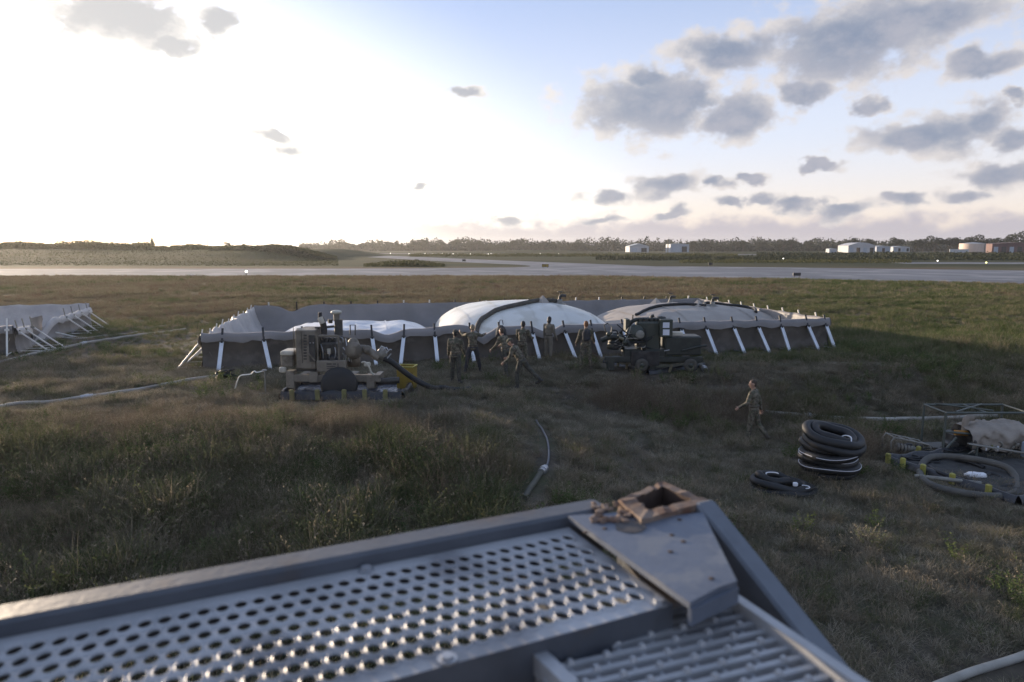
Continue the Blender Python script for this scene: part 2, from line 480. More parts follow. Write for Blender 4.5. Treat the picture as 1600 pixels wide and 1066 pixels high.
M['painted_steel'] = material('painted_steel', (0.27, 0.28, 0.30), (0.20, 0.205, 0.22), 5, 0.5, 0.1, bump=0.08, bscale=50, c3=(0.15, 0.11, 0.08), s3=1.6)
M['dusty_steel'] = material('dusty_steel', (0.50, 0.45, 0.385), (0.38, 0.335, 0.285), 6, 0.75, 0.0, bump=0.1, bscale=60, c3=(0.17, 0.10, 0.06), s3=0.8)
M['shaded_paint'] = material('shaded_paint', (0.085, 0.093, 0.11), (0.06, 0.066, 0.08), 6, 0.5, 0.1, bump=0.08, bscale=60, c3=(0.10, 0.07, 0.05), s3=0.5)  # dark tone carries the shade on the platform's camera-facing sides
M['grey_plate'] = material('grey_plate', (0.125, 0.145, 0.185), (0.10, 0.115, 0.145), 5, 0.45, 0.15, c3=(0.16, 0.17, 0.19), s3=2.5, bump=0.06, bscale=50)
M['stain'] = material('stain', (0.06, 0.055, 0.055), (0.09, 0.08, 0.075), 30, 0.8)
M['rust_and_shade'] = material('rust_and_shade', (0.045, 0.025, 0.018), (0.07, 0.045, 0.032), 14, 0.9)  # dark rust; also the painted shade inside the post socket
M['tray_dark'] = material('tray_dark', (0.022, 0.022, 0.022), (0.045, 0.044, 0.04), 3, 0.8, bump=0.6, bscale=5, bdist=0.06)
M['rust'] = material('rust', (0.12, 0.070, 0.047), (0.20, 0.150, 0.118), 14, 0.85, 0.0, bump=0.5, bscale=60, bdist=0.004, c3=(0.10, 0.045, 0.025), s3=0.6)
M['skin'] = material('skin', (0.38, 0.23, 0.165), (0.33, 0.195, 0.14), 9, 0.55)
M['skin_dark'] = material('skin_dark', (0.12, 0.07, 0.05), (0.09, 0.055, 0.04), 9, 0.55)
M['camo'] = material('camo', (0.155, 0.135, 0.10), (0.075, 0.075, 0.05), 11, 0.9, detail=2, lo=0.47, hi=0.53, c3=(0.06, 0.045, 0.034), s3=1.3, bump=0.4, bscale=14, bdist=0.02)
M['camo_dark'] = material('camo_dark', (0.075, 0.07, 0.058), (0.045, 0.046, 0.036), 11, 0.9, detail=2, lo=0.47, hi=0.53, c3=(0.032, 0.028, 0.024), s3=1.3, bump=0.4, bscale=14, bdist=0.02)
M['tan_cloth'] = material('tan_cloth', (0.17, 0.15, 0.12), (0.13, 0.115, 0.09), 8, 0.9, bump=0.4, bscale=12, bdist=0.02)
M['dark_cloth'] = material('dark_cloth', (0.028, 0.028, 0.032), (0.042, 0.042, 0.046), 8, 0.85, bump=0.4, bscale=12, bdist=0.02)
M['boot'] = material('boot', (0.085, 0.068, 0.05), (0.06, 0.048, 0.036), 12, 0.8)
M['boot_dark'] = material('boot_dark', (0.02, 0.02, 0.02), (0.03, 0.028, 0.026), 12, 0.7)
M['hair_brown'] = material('hair_brown', (0.065, 0.045, 0.03), (0.045, 0.03, 0.02), 40, 0.7)
M['hair_black'] = material('hair_black', (0.012, 0.011, 0.012), (0.02, 0.018, 0.018), 40, 0.6)
M['hair_red'] = material('hair_red', (0.20, 0.085, 0.035), (0.14, 0.06, 0.025), 40, 0.7)
M['hair_blond'] = material('hair_blond', (0.22, 0.18, 0.13), (0.16, 0.13, 0.09), 40, 0.7)
M['bark'] = material('bark', (0.07, 0.058, 0.045), (0.045, 0.037, 0.03), 3, 0.9)
M['concrete'] = material('concrete', (0.34, 0.33, 0.32), (0.27, 0.262, 0.255), 0.5, 0.8)
M['wall_white'] = material('wall_white', (0.46, 0.47, 0.49), (0.38, 0.39, 0.41), 0.15, 0.7)
M['wall_blue'] = material('wall_blue', (0.36, 0.40, 0.46), (0.30, 0.34, 0.40), 0.15, 0.6)
M['tank_cream'] = material('tank_cream', (0.60, 0.47, 0.40), (0.50, 0.40, 0.34), 0.2, 0.6)
M['wall_red'] = material('wall_red', (0.15, 0.075, 0.07), (0.11, 0.06, 0.055), 0.2, 0.7)
M['roof_grey'] = material('roof_grey', (0.40, 0.42, 0.44), (0.33, 0.35, 0.37), 0.2, 0.5)
M['glass_dark'] = material('glass_dark', (0.02, 0.024, 0.03), (0.03, 0.034, 0.04), 1, 0.1)
def lamp_material(name, col, strength):
    m = material(name, col, None, rough=0.3); b = m.node_tree.nodes['Principled BSDF']
    b.inputs['Emission Color'].default_value = (*col, 1); b.inputs['Emission Strength'].default_value = strength
    return m
M['lamp_white'] = lamp_material('lamp_white', (1.0, 0.96, 0.85), 1.2)
M['lamp_yellow'] = lamp_material('lamp_yellow', (0.95, 0.95, 0.35), 0.8)

def asphalt_material():
    m = material('asphalt', (0.19, 0.195, 0.21), (0.12, 0.125, 0.135), 0.05, 0.8, bump=0.0, spec=0.2, c3=(0.23, 0.23, 0.235), s3=2.4, lo=0.3, hi=0.7)
    return m
M['asphalt'] = asphalt_material()

def foliage_material(name, ca, cb, cc=None, patch=0.12, trans=0.25, dry_tip=None):
    """leaf colour varies from plant to plant and in broad patches over the land"""
    m = bpy.data.materials.new(name); m.use_nodes = True
    nt = m.node_tree; N = nt.nodes.new; L = nt.links.new
    b = nt.nodes['Principled BSDF']; b.inputs['Roughness'].default_value = 0.75; b.inputs['Specular IOR Level'].default_value = 0.12
    oi = N('ShaderNodeObjectInfo')
    g = N('ShaderNodeNewGeometry')
    n = N('ShaderNodeTexNoise'); n.inputs['Scale'].default_value = patch; n.inputs['Detail'].default_value = 4
    L(g.outputs['Position'], n.inputs['Vector'])
    mr = N('ShaderNodeMapRange'); mr.inputs[1].default_value = 0.38; mr.inputs[2].default_value = 0.62; L(n.outputs['Fac'], mr.inputs[0])
    add = N('ShaderNodeMath'); add.operation = 'MULTIPLY_ADD'; add.inputs[1].default_value = 0.7; L(oi.outputs['Random'], add.inputs[0])
    sub = N('ShaderNodeMath'); sub.operation = 'MULTIPLY_ADD'; sub.inputs[1].default_value = 0.65; sub.inputs[2].default_value = -0.18; L(mr.outputs[0], sub.inputs[0]); L(sub.outputs[0], add.inputs[2])
    mx = N('ShaderNodeMix'); mx.data_type = 'RGBA'; L(add.outputs[0], mx.inputs[0]); mx.clamp_factor = True
    mx.inputs[6].default_value = (*ca, 1); mx.inputs[7].default_value = (*cb, 1)
    col = mx.outputs[2]
    if cc is not None:
        fr = N('ShaderNodeMath'); fr.operation = 'FRACT'; ml = N('ShaderNodeMath'); ml.operation = 'MULTIPLY'; ml.inputs[1].default_value = 17.3
        L(oi.outputs['Random'], ml.inputs[0]); L(ml.outputs[0], fr.inputs[0])
        gt = N('ShaderNodeMath'); gt.operation = 'GREATER_THAN'; gt.inputs[1].default_value = 0.78; L(fr.outputs[0], gt.inputs[0])
        m2 = N('ShaderNodeMix'); m2.data_type = 'RGBA'; L(gt.outputs[0], m2.inputs[0]); L(col, m2.inputs[6]); m2.inputs[7].default_value = (*cc, 1)
        col = m2.outputs[2]
    L(col, b.inputs['Base Color'])
    tr = N('ShaderNodeBsdfTranslucent'); L(col, tr.inputs['Color'])
    ms = N('ShaderNodeMixShader'); ms.inputs[0].default_value = trans
    out = nt.nodes['Material Output']
    L(b.outputs[0], ms.inputs[1]); L(tr.outputs[0], ms.inputs[2]); L(ms.outputs[0], out.inputs['Surface'])
    return m
M['grass_green'] = foliage_material('grass_green', (0.070, 0.092, 0.036), (0.140, 0.130, 0.072), (0.22, 0.185, 0.125), 0.35)
M['grass_dry'] = foliage_material('grass_dry', (0.33, 0.275, 0.195), (0.19, 0.155, 0.112), (0.105, 0.118, 0.052), 0.35)
M['grass_matted'] = foliage_material('grass_matted', (0.205, 0.178, 0.128), (0.110, 0.108, 0.068), (0.34, 0.295, 0.22), 0.5)
M['weed_brown'] = foliage_material('weed_brown', (0.175, 0.130, 0.092), (0.125, 0.105, 0.075), (0.27, 0.225, 0.16), 0.4)
M['weed_green'] = foliage_material('weed_green', (0.065, 0.098, 0.036), (0.105, 0.128, 0.048), (0.17, 0.175, 0.085), 0.4)
M['field_green'] = foliage_material('field_green', (0.080, 0.105, 0.036), (0.135, 0.140, 0.066), (0.24, 0.20, 0.125), 0.10)
M['field_dry'] = foliage_material('field_dry', (0.245, 0.205, 0.130), (0.165, 0.140, 0.088), (0.17, 0.115, 0.078), 0.08)
M['leaf_dark'] = foliage_material('leaf_dark', (0.028, 0.036, 0.022), (0.045, 0.052, 0.030), None, 0.03, 0.15)
M['leaf_olive'] = foliage_material('leaf_olive', (0.042, 0.050, 0.022), (0.085, 0.085, 0.038), None, 0.03, 0.3)

def ground_material():
    m = bpy.data.materials.new('field_ground'); m.use_nodes = True
    nt = m.node_tree; N = nt.nodes.new; L = nt.links.new
    b = nt.nodes['Principled BSDF']; b.inputs['Roughness'].default_value = 0.95; b.inputs['Specular IOR Level'].default_value = 0.1
    g = N('ShaderNodeNewGeometry'); P = g.outputs['Position']
    def noise(s, d=5, off=0, sc=(1, 1, 1)):
        v = N('ShaderNodeVectorMath'); v.operation = 'MULTIPLY_ADD'; v.inputs[1].default_value = sc; v.inputs[2].default_value = (off, off * 2, 0); L(P, v.inputs[0])
        n = N('ShaderNodeTexNoise'); n.inputs['Scale'].default_value = s; n.inputs['Detail'].default_value = d; n.inputs['Roughness'].default_value = 0.65; L(v.outputs[0], n.inputs['Vector']); return n.outputs['Fac']
    def rng(v, a, c):
        r = N('ShaderNodeMapRange'); r.inputs[1].default_value = a; r.inputs[2].default_value = c; L(v, r.inputs[0]); return r.outputs[0]
    def mix(f, a, c):
        x = N('ShaderNodeMix'); x.data_type = 'RGBA'; L(f, x.inputs[0])
        for i, w in ((6, a), (7, c)):
            if hasattr(w, 'is_linked'): L(w, x.inputs[i])
            else: x.inputs[i].default_value = (*w, 1)
        return x.outputs[2]
    near = mix(rng(noise(1.3, 7), 0.35, 0.65), (0.070, 0.060, 0.048), (0.125, 0.106, 0.084))
    near = mix(rng(noise(0.5, 6, 9), 0.5, 0.66), near, (0.082, 0.085, 0.050))
    field = mix(rng(noise(0.16, 7, 3, (0.6, 1, 1)), 0.38, 0.62), (0.135, 0.110, 0.070), (0.080, 0.080, 0.040))
    field = mix(rng(noise(0.05, 6, 17, (0.5, 1, 1)), 0.48, 0.62), field, (0.125, 0.078, 0.052))
    field = mix(rng(noise(1.8, 6, 5), 0.55, 0.75), field, (0.06, 0.055, 0.034))
    sp = N('ShaderNodeSeparateXYZ'); L(P, sp.inputs[0])
    far = mix(rng(noise(0.02, 7, 4, (0.5, 1, 1)), 0.4, 0.6), (0.060, 0.058, 0.028), (0.034, 0.042, 0.019))
    c = mix(rng(sp.outputs[1], 38, 50), near, field)
    c = mix(rng(sp.outputs[1], 150, 175), c, far)
    L(c, b.inputs['Base Color'])
    bp = N('ShaderNodeBump'); bp.inputs['Strength'].default_value = 0.8; bp.inputs['Distance'].default_value = 0.12
    L(noise(3.0, 8), bp.inputs['Height']); L(bp.outputs[0], b.inputs['Normal'])
    return m
M['ground'] = ground_material()

# ------------------------------------------------------------------ ground, taxiways
def axis_pts(lo_far, lo, hi, hi_far, step, grow=1.12):
    a = list(np.arange(lo, hi + 1e-6, step)); s = step; v = hi
    while v < hi_far:
        s *= grow; v += s; a.append(v)
    s = step; v = lo; pre = []
    while v > lo_far:
        s *= grow; v -= s; pre.append(v)
    return np.array(pre[::-1] + a)

def build_ground():
    xs = axis_pts(-3000, -30, 30, 3000, 0.4, 1.06); ys = axis_pts(-400, -2, 50, 3000, 0.4, 1.035)
    X, Y = np.meshgrid(xs, ys); Z = ground_z(X, Y)
    n, m = X.shape
    v = np.stack([X.ravel(), Y.ravel(), Z.ravel()], 1)
    idx = np.arange(n * m).reshape(n, m)
    f = np.stack([idx[:-1, :-1].ravel(), idx[:-1, 1:].ravel(), idx[1:, 1:].ravel(), idx[1:, :-1].ravel()], 1)
    me = bpy.data.meshes.new('ground'); me.from_pydata(v.tolist(), [], f.tolist()); me.update()
    me.polygons.foreach_set('use_smooth', np.ones(len(f), bool)); me.materials.append(M['ground'])
    o = bpy.data.objects.new('ground', me); COL.objects.link(o); tag(o, kind='structure')
build_ground()

def sheet(name, near, far, z, mat, sub=24):
    """flat paving between two polylines"""
    def resample(pl, n):
        pl = np.array(pl, float); d = np.r_[0, np.cumsum(np.hypot(*np.diff(pl, axis=0).T))]
        t = np.linspace(0, d[-1], n); return np.stack([np.interp(t, d, pl[:, 0]), np.interp(t, d, pl[:, 1])], 1)
    a = np.array([p[:2] for p in spline([(*q, 0) for q in near], sub)]); c = np.array([p[:2] for p in spline([(*q, 0) for q in far], sub)])
    n = max(len(a), len(c)); a = resample(a, n); c = resample(c, n)
    mb = MB()
    mb.grid([[(p[0], p[1], z) for p in a], [(p[0], p[1], z) for p in c]], smooth=False)
    o = mb.build(name, mat); tag(o, kind='structure'); return o
taxi_near = [(-420, 118), (-200, 112), (-82, 109.5), (-20, 111), (12, 110), (38, 99.5), (63, 86), (110, 58), (150, 32)]
taxi_far = [(-420, 152), (-200, 149), (-110, 147), (-30, 149), (0, 158), (40, 166), (75, 151), (105, 133), (150, 105), (215, 66)]
sheet('taxiway_shoulder', [(x - 2.5 * (x > 0), y - 2.6 - 1.2 * (x > 30)) for x, y in taxi_near], [(x, y + .5) for x, y in taxi_near], 1.022, M['asphalt_dark'])
sheet('taxiway', taxi_near, taxi_far, 1.03, M['asphalt'])
sheet('taxiway', [(-6, 150), (4, 175), (-25, 235), (-62, 320), (-100, 405)], [(36, 160), (30, 180), (-2, 245), (-38, 328), (-76, 412)], 1.036, M['asphalt'])
sheet('runway', [(-330, 640), (-120, 560), (30, 500), (190, 450)], [(-330, 690), (-120, 605), (30, 545), (190, 490)], 1.02, M['asphalt'])
sheet('taxiway', [(113, 196), (160, 190), (300, 186), (460, 184)], [(116, 216), (165, 214), (300, 212), (460, 210)], 1.024, M['asphalt'])

# ------------------------------------------------------------------ containment berms
def fold_noise(a, b, seed=0.0):
    return mnoise.noise(Vector((a, b, seed)))

class BermFrame:
    def __init__(s, origin, ang, L, W, z):
        s.o = Vector((origin[0], origin[1], z)); s.u = Vector((math.cos(ang), math.sin(ang), 0)); s.v = Vector((-math.sin(ang), math.cos(ang), 0)); s.L = L; s.W = W; s.ang = ang
    def pt(s, a, b, h=0.0): return s.o + s.u * a + s.v * b + Vector((0, 0, h))
    def side(s, k):
        """start corner, direction, outward direction, length"""
        c = [(0, 0), (s.L, 0), (s.L, s.W), (0, s.W)]
        d = [s.u, s.v, -s.u, -s.v]; out = [-s.v, s.u, s.v, -s.u]; ln = [s.L, s.W, s.L, s.W]
        return s.pt(*c[k]), d[k], out[k], ln[k]

def liner_side(fr, k, H, struts, sag, seed, parent, mats):
    p0, d, out, ln = fr.side(k)
    n = int(ln / 0.16)
    inner, outer = [], []
    for i in range(n + 1):
        t = ln * i / n
        # the hem hangs between the frames
        gaps = sorted([0.0] + list(struts) + [ln])
        lo = max([g for g in gaps if g <= t + 1e-6]); hi = min([g for g in gaps if g >= t - 1e-6])
        w = 0 if hi - lo < 1e-6 else math.sin(math.pi * (t - lo) / (hi - lo))
        hang = (0.02 + 0.016 * (hi - lo)) * w
        h = H - hang + 0.035 * fold_noise(t * 1.3, 0, seed) + 0.02 * fold_noise(t * 4.0, 6, seed)
        s, lean = sag(t)
        h = max(0.12, h - s)
        f1 = fold_noise(t * 1.1, 3.0, seed); f2 = fold_noise(t * 3.1, 8.0, seed)
        def P(o, z): return p0 + d * t + out * o + Vector((0, 0, z))
        inner.append([P(-0.55 - lean, 0.02), P(-0.32 + 0.10 * f1 - lean, 0.30 * h), P(-0.16 + 0.09 * f1 + 0.04 * f2 - lean, 0.62 * h),
                      P(-0.03 + 0.03 * f2 - lean, 0.92 * h), P(0.0 - lean, h), P(0.09 - lean, h - 0.02 + 0.015 * f2),
                      P(0.15 + 0.03 * f2 - lean, h - 0.16), P(0.16 + 0.05 * f1 - lean, max(0.05, h - 0.31 + 0.13 * f1 + 0.06 * f2))])
        outer.append([P(0.085 - lean, max(0.04, h - 0.10)), P(0.07 + 0.05 * f1 - lean, h * 0.72), P(0.00 + 0.17 * f1 + 0.09 * f2 - lean * .8, h * 0.45),
                      P(0.02 + 0.17 * f1 + 0.08 * f2 - lean * .5, h * 0.2), P(0.12 + 0.05 * f2 - lean * .3, -0.04)])
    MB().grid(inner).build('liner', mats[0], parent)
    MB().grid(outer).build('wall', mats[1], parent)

def support(fr, k, t, H, lean, parent, leg_mat, tube=False, tip_mat=None, reach=0.52, tilt=0.0):
    """one wall frame: board or tube leg (part) with clamp and ground bar (sub-parts)"""
    p0, d, out, ln = fr.side(k)
    def P(a, o, z): return p0 + d * (t + a) + out * o + Vector((0, 0, z))
    top = P(-lean * 0.25, 0.19 - tilt, H - 0.33 - tilt); foot = P(lean, 0.19 + reach, 0.0)
    foot.z = gz(foot.x, foot.y) - 0.02
    mb = MB()
    if tube: mb.tube([top + (top - foot) * 0.02, foot], 0.035, 8)
    else:
        mb.bar(top, foot, 0.135, 0.03, up=out)
        mb.bar(top + out * 0.03 + d * 0.055, foot + out * 0.03 + d * 0.055, 0.022, 0.035, up=out)
        mb.bar(top + out * 0.03 - d * 0.055, foot + out * 0.03 - d * 0.055, 0.022, 0.035, up=out)
    leg = mb.build('support_frame', leg_mat, parent)
    tip = P(-lean * 0.5, 0.02, H + 0.14 - tilt)
    c = MB()
    c.bar(top + Vector((0, 0, -0.06)), tip, 0.075 if not tube else 0.05, 0.04, up=out)
    c.box(top, (0.15, 0.10, 0.09), Matrix.Rotation(fr.ang, 3, 'Z'))
    c.build('clamp', tip_mat or M['black_metal'], leg)
    g = MB(); a = foot + Vector((0, 0, 0.07)); b_ = P(0, -0.05, 0.06)
    g.tube([a, b_], 0.022, 6); g.build('ground_bar', M['white_tube'] if tube else M['steel'], leg)
    return leg

FR1 = BermFrame(BERM_A, BERM_ANG, BERM_L, BERM_W, 1.0)
def build_main_berm():
    root = empty('containment_berm', FR1.o, 0)
    tag(root, 'long brown fabric containment berm with propped walls round the fuel bladders', 'berm')
    H = 1.35
    def near_t(px):      # where a frame foot seen at px stands along the near side
        k = (px - 800) / F_PX; A = FR1.o - FR1.v * 0.7
        return (k * A.y - A.x) / (FR1.u.x - k * FR1.u.y)
    feet = [(337, -.06), (408, .20), (470, .15), (523, .1), (581, .10), (629, -.14), (681, .03), (738, .05), (786, .1), (839, .14), (892, .25), (935, .18),
            (985, .2), (1030, .2), (1077, .2), (1117, .18), (1161, .2), (1200, .2), (1236, .08), (1279, .18), (1307, .1)]
    near = [near_t(p) for p, _ in feet]
    near_sag = lambda t: (0.22 * math.exp(-((t - near_t(605)) / 0.5) ** 2) + 0.30 * math.exp(-((t - near_t(760)) / 0.45) ** 2) + 0.12 * math.exp(-((t - near_t(715)) / .5) ** 2) * -1 + 0.25 * math.exp(-((t - near_t(860)) / 0.5) ** 2), 0.0)
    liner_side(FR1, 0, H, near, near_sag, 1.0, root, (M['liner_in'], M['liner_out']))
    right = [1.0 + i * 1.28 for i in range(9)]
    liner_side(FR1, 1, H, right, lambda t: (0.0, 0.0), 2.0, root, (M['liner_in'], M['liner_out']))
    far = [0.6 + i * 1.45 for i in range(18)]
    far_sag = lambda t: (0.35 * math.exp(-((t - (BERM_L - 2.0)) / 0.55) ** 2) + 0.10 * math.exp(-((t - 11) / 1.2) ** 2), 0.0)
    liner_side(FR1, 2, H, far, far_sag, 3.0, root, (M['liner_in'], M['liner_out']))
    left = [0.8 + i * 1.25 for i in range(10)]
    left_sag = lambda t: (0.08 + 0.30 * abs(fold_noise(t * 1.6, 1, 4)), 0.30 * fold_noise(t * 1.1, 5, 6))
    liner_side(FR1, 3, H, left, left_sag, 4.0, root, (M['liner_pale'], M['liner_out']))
    fl = MB()
    n, m = 60, 30
    fl.grid([[FR1.pt(BERM_L * i / n, BERM_W * j / m, 0.035 + 0.02 * fold_noise(i * .5, j * .5, 9)) for i in range(n + 1)] for j in range(m + 1)])
    fl.build('liner_floor', M['liner_in'], root)
    for (p, lean), t in zip(feet, near): support(FR1, 0, t, H, lean, root, M['white_metal'])
    for t in right: support(FR1, 1, t, H, 0.05, root, M['white_metal'], tip_mat=M['white_tube'])
    for t in far: support(FR1, 2, t, H, 0.0, root, M['white_metal'], tip_mat=M['black_metal'] if int(t * 10) % 3 else M['white_tube'])
    for i, t in enumerate(left): support(FR1, 3, t, H, 0.12, root, M['white_tube'], tube=True, tip_mat=M['white_tube'], reach=0.75, tilt=0.06 + 0.05 * (i % 3))
build_main_berm()

def build_left_berm():
    c = at_height(62, 552, 1.0)
    ang = math.radians(17)
    L, W = 14.0, 10.8
    u = Vector((math.cos(ang), math.sin(ang), 0))
    o = c - u * (L + 0.95) + Vector((-math.sin(ang), math.cos(ang), 0)) * 0.25
    fr = BermFrame((o.x, o.y), ang, L, W, 1.0)
    root = empty('containment_berm', fr.o, 0)
    tag(root, 'empty grey containment berm with white tube legs and a slumped open end', 'berm')
    H = 1.35
    near = [L - 0.15 - i * 1.5 for i in range(9)]
    liner_side(fr, 0, H, near, lambda t: (0.15, 0.0), 11.0, root, (M['liner_in'], M['liner_out']))
    side = [0.25, 1.0, 1.9, 5.0, 6.4, 7.6, 8.9, 10.2]
    def slump(t):
        return (0.26 + 1.0 * math.exp(-((t - 3.4) / 0.95) ** 2) + 0.15 * abs(fold_noise(t * 1.5, 2, 5)), 0.5 * math.exp(-((t - 3.4) / 1.2) ** 2))
    liner_side(fr, 1, H, side, slump, 12.0, root, (M['liner_pale'], M['liner_in']))
    liner_side(fr, 2, H, [0.5 + i * 1.5 for i in range(9)], lambda t: (0.05, 0), 13.0, root, (M['liner_pale'], M['liner_in']))
    fl = MB()
    fl.grid([[fr.pt(L * i / 20, W * j / 16, 0.05 + 0.03 * fold_noise(i * .7, j * .7, 19)) for i in range(21)] for j in range(17)]).build('liner_floor', M['liner_in'], root)
    for i, t in enumerate(near): support(fr, 0, t, H, 0.1, root, M['white_tube'], tube=True, tip_mat=M['white_tube'], reach=0.6)
    for i, t in enumerate(side): support(fr, 1, t, H, 0.15, root, M['white_tube'], tube=True, tip_mat=M['frame_grey'], reach=0.95, tilt=0.1 + (0.5 if i == 3 else 0))
    # a slumped side panel hangs inside the open end
    pts = []
    for i in range(9):
        row = []
        for j in range(7):
            a, h = 3.0 + 1.5 * i / 8, 1.15 * (1 - j / 6)
            row.append(fr.pt(L - 0.35 - 0.12 * j / 6 + 0.08 * fold_noise(i * .6, j * .5, 31), a + 0.1 * j / 6, h + 0.05))
        pts.append(row)
    MB().grid(pts).build('side_panel', M['liner_in'], root)
build_left_berm()

# ------------------------------------------------------------------ fuel bladders
def pillow(fr, ca, cb, ra, rb, h, seed, wrinkle=0.03, peak=2.4, n=64, m=26):
    P = []
    for j in range(m + 1):
        q = (j / m) ** 0.75
        row = []
        for i in range(n + 1):
            t = 2 * math.pi * (i % n) / n
            cx, sx = math.cos(t), math.sin(t)
            e = 2 / 4.2
            x = math.copysign(abs(cx) ** e, cx); y = math.copysign(abs(sx) ** e, sx)
            z = h * max(0.0, 1 - q ** peak) ** 0.52
            w = wrinkle * fold_noise(x * q * ra * .55, y * q * rb * .55, seed) + wrinkle * .5 * fold_noise(x * q * ra * 1.7, y * q * rb * 1.7, seed + 4)
            # puckers run in from the seams
            w += wrinkle * 0.8 * math.sin(i * 2.1 + seed) * q ** 4
            row.append(fr.pt(ca + x * q * ra, cb + y * q * rb, 0.06 + max(0, z + w * (0.25 + min(1, z)))))
        P.append(row)
    return P

def surface_z(P, pt):
    best = min((abs(v.x - pt[0]) + abs(v.y - pt[1]), v.z) for row in P for v in row)
    return best[1]

def berm_uv(px, Y):
    p = at_depth(px, 500, Y); q = p - FR1.o
    return q.dot(FR1.u), q.dot(FR1.v)

def fitting(parent, base, s=1.0, stand=True):
    """filler flange with elbow and hand wheel"""
    b = Vector(base)
    f = MB().lathe(b + Vector((0, 0, -.04)), [(0.34 * s, 0), (0.34 * s, 0.05), (0.2 * s, 0.09), (0.14 * s, 0.14), (0.14 * s, 0.3 * s), (0, 0.3 * s)], seg=18).build('filler_flange', M['frame_grey'], parent)
    e = MB(); e.tube([b + Vector((0, 0, .22 * s)), b + Vector((0, 0, .38 * s)), b + Vector((.1 * s, 0, .46 * s)), b + Vector((.34 * s, 0, .44 * s))], 0.085 * s, 10)
    e.build('elbow', M['engine_dark'], f)
    if stand:
        w = MB(); w.cyl(b + Vector((0, 0, .4 * s)), b + Vector((0, 0, .66 * s)), 0.022, seg=6); w.tube([b + Vector((.12 * math.cos(t), .12 * math.sin(t), .66 * s)) for t in np.linspace(0, 2 * math.pi, 13)[:-1]], 0.018, 6, closed=True)
        w.build('valve_wheel', M['engine_dark'], f)

def bladder(label, ca, cb, ra, rb, h, mat, seed, wrinkle, fits, peak=2.4):
    root = empty('fuel_bladder', FR1.pt(ca, cb, 0.04), 0); tag(root, label, 'fuel bladder')
    P = pillow(FR1, ca, cb, ra, rb, h, seed, wrinkle, peak)
    MB().grid(P).build('bag', mat, root)
    for (fa, fb, s, st) in fits:
        p = FR1.pt(fa, fb); z = surface_z(P, (p.x, p.y)); fitting(root, (p.x, p.y, z), s, st)
    # welded seams between the fabric panels
    for k in range(-2, 3):
        a0 = k * ra * .36; strip = []
        for j in range(41):
            b0 = rb * (-.985 + 1.97 * j / 40); row = []
            for w in (-.03, .03):
                q = (abs((a0 + w) / ra) ** 4.2 + abs(b0 / rb) ** 4.2) ** (1 / 4.2)
                row.append(FR1.pt(ca + a0 + w, cb + b0, .085 + h * max(0, 1 - min(1, q) ** peak) ** .52))
            strip.append(row)
        MB().grid(strip).build('seam', mat, root)
    # triangular lifting patches
    for (fa, fb) in [(f[0] - 0.9, f[1] - .1) for f in fits]:
        p = FR1.pt(fa, fb); z = surface_z(P, (p.x, p.y))
        w = MB(); w.lathe((p.x, p.y, z - .05), [(0.40, 0), (0.30, .12), (0.03, .38), (0, .38)], seg=5, smooth=False); w.build('vent_cowl', M['bag_tan'], root)
    return P

wa, wb = berm_uv(812, 34.0)
P_WHITE = bladder('large white domed fuel bladder, full and smooth, with a dark hose over its top', wa, wb, 4.15, 4.4, 1.72, M['bag_white'], 3.0, 0.02, [(wa + 1.9, wb - 0.6, 0.9, True)], 2.7)
ta, tb = berm_uv(1078, 36.2)
P_TAN = bladder('greyish tan fuel bladder, broad and less full, beside the white dome', ta, tb, 4.9, 4.3, 1.42, M['bag_tan'], 7.0, 0.07, [(ta + 0.9, tb - 0.7, 0.9, True), (ta - 0.4, tb + 1.6, 0.8, True)], 2.0)
la, lb = berm_uv(556, 30.6)
P_FLAT = bladder('nearly empty crumpled whitish fuel bladder lying behind the tan pump', la, lb, 3.7, 3.6, 0.98, M['bag_flat'], 12.0, 0.14, [], 2.6)

def hose_over(name, label, uv, r, mat, surfaces, z_extra=None, group=None):
    pts = []
    for p in spline([(a, b, 0) for a, b in uv], 10):
        w = FR1.pt(p.x, p.y); z = 1.06
        for S in surfaces:
            d, zz = min(((v.x - w.x) ** 2 + (v.y - w.y) ** 2, v.z) for row in S for v in row)
            if d < 0.12: z = max(z, zz)
        pts.append(Vector((w.x, w.y, z + r * 0.8)))
    for _ in range(3):
        pts = [pts[0]] + [Vector((b.x, b.y, max(b.z, (a.z + b.z + c.z) / 3))) for a, b, c in zip(pts, pts[1:], pts[2:])] + [pts[-1]]
    o = MB().tube(pts, r, 10).build(name, mat, loc=pts[0]); tag(o, label, 'hose', group)
hose_over('black_hose', 'thick dark hose curving up over the white domed bladder to its filler', [(wa - 2.9, wb - 4.8), (wa - 2.7, wb - 3.6), (wa - 1.6, wb - 2.6), (wa - .2, wb - 1.6), (wa + 0.9, wb - .6), (wa + 1.8, wb - .4)], 0.11, M['rubber_dusty'], [P_WHITE])
hose_over('black_hose', 'dark hose looping across the tan bladder to its two fillers', [(ta - 3.6, tb - 1.3), (ta - 2.4, tb - .4), (ta - 1.2, tb - .3), (ta + .2, tb - 1.0), (ta + 1.0, tb + .2), (ta + 2.2, tb - .2), (ta + 2.9, tb - 1.2), (ta + 2.4, tb - 2.4)], 0.075, M['rubber'], [P_TAN])
hose_over('black_hose', 'dark hose lying on the berm floor left of the white dome', [(wa - 7.5, wb + 1.0), (wa - 6.2, wb - .6), (wa - 5.2, wb - .2), (wa - 4.7, wb + 1.4)], 0.10, M['rubber'], [])

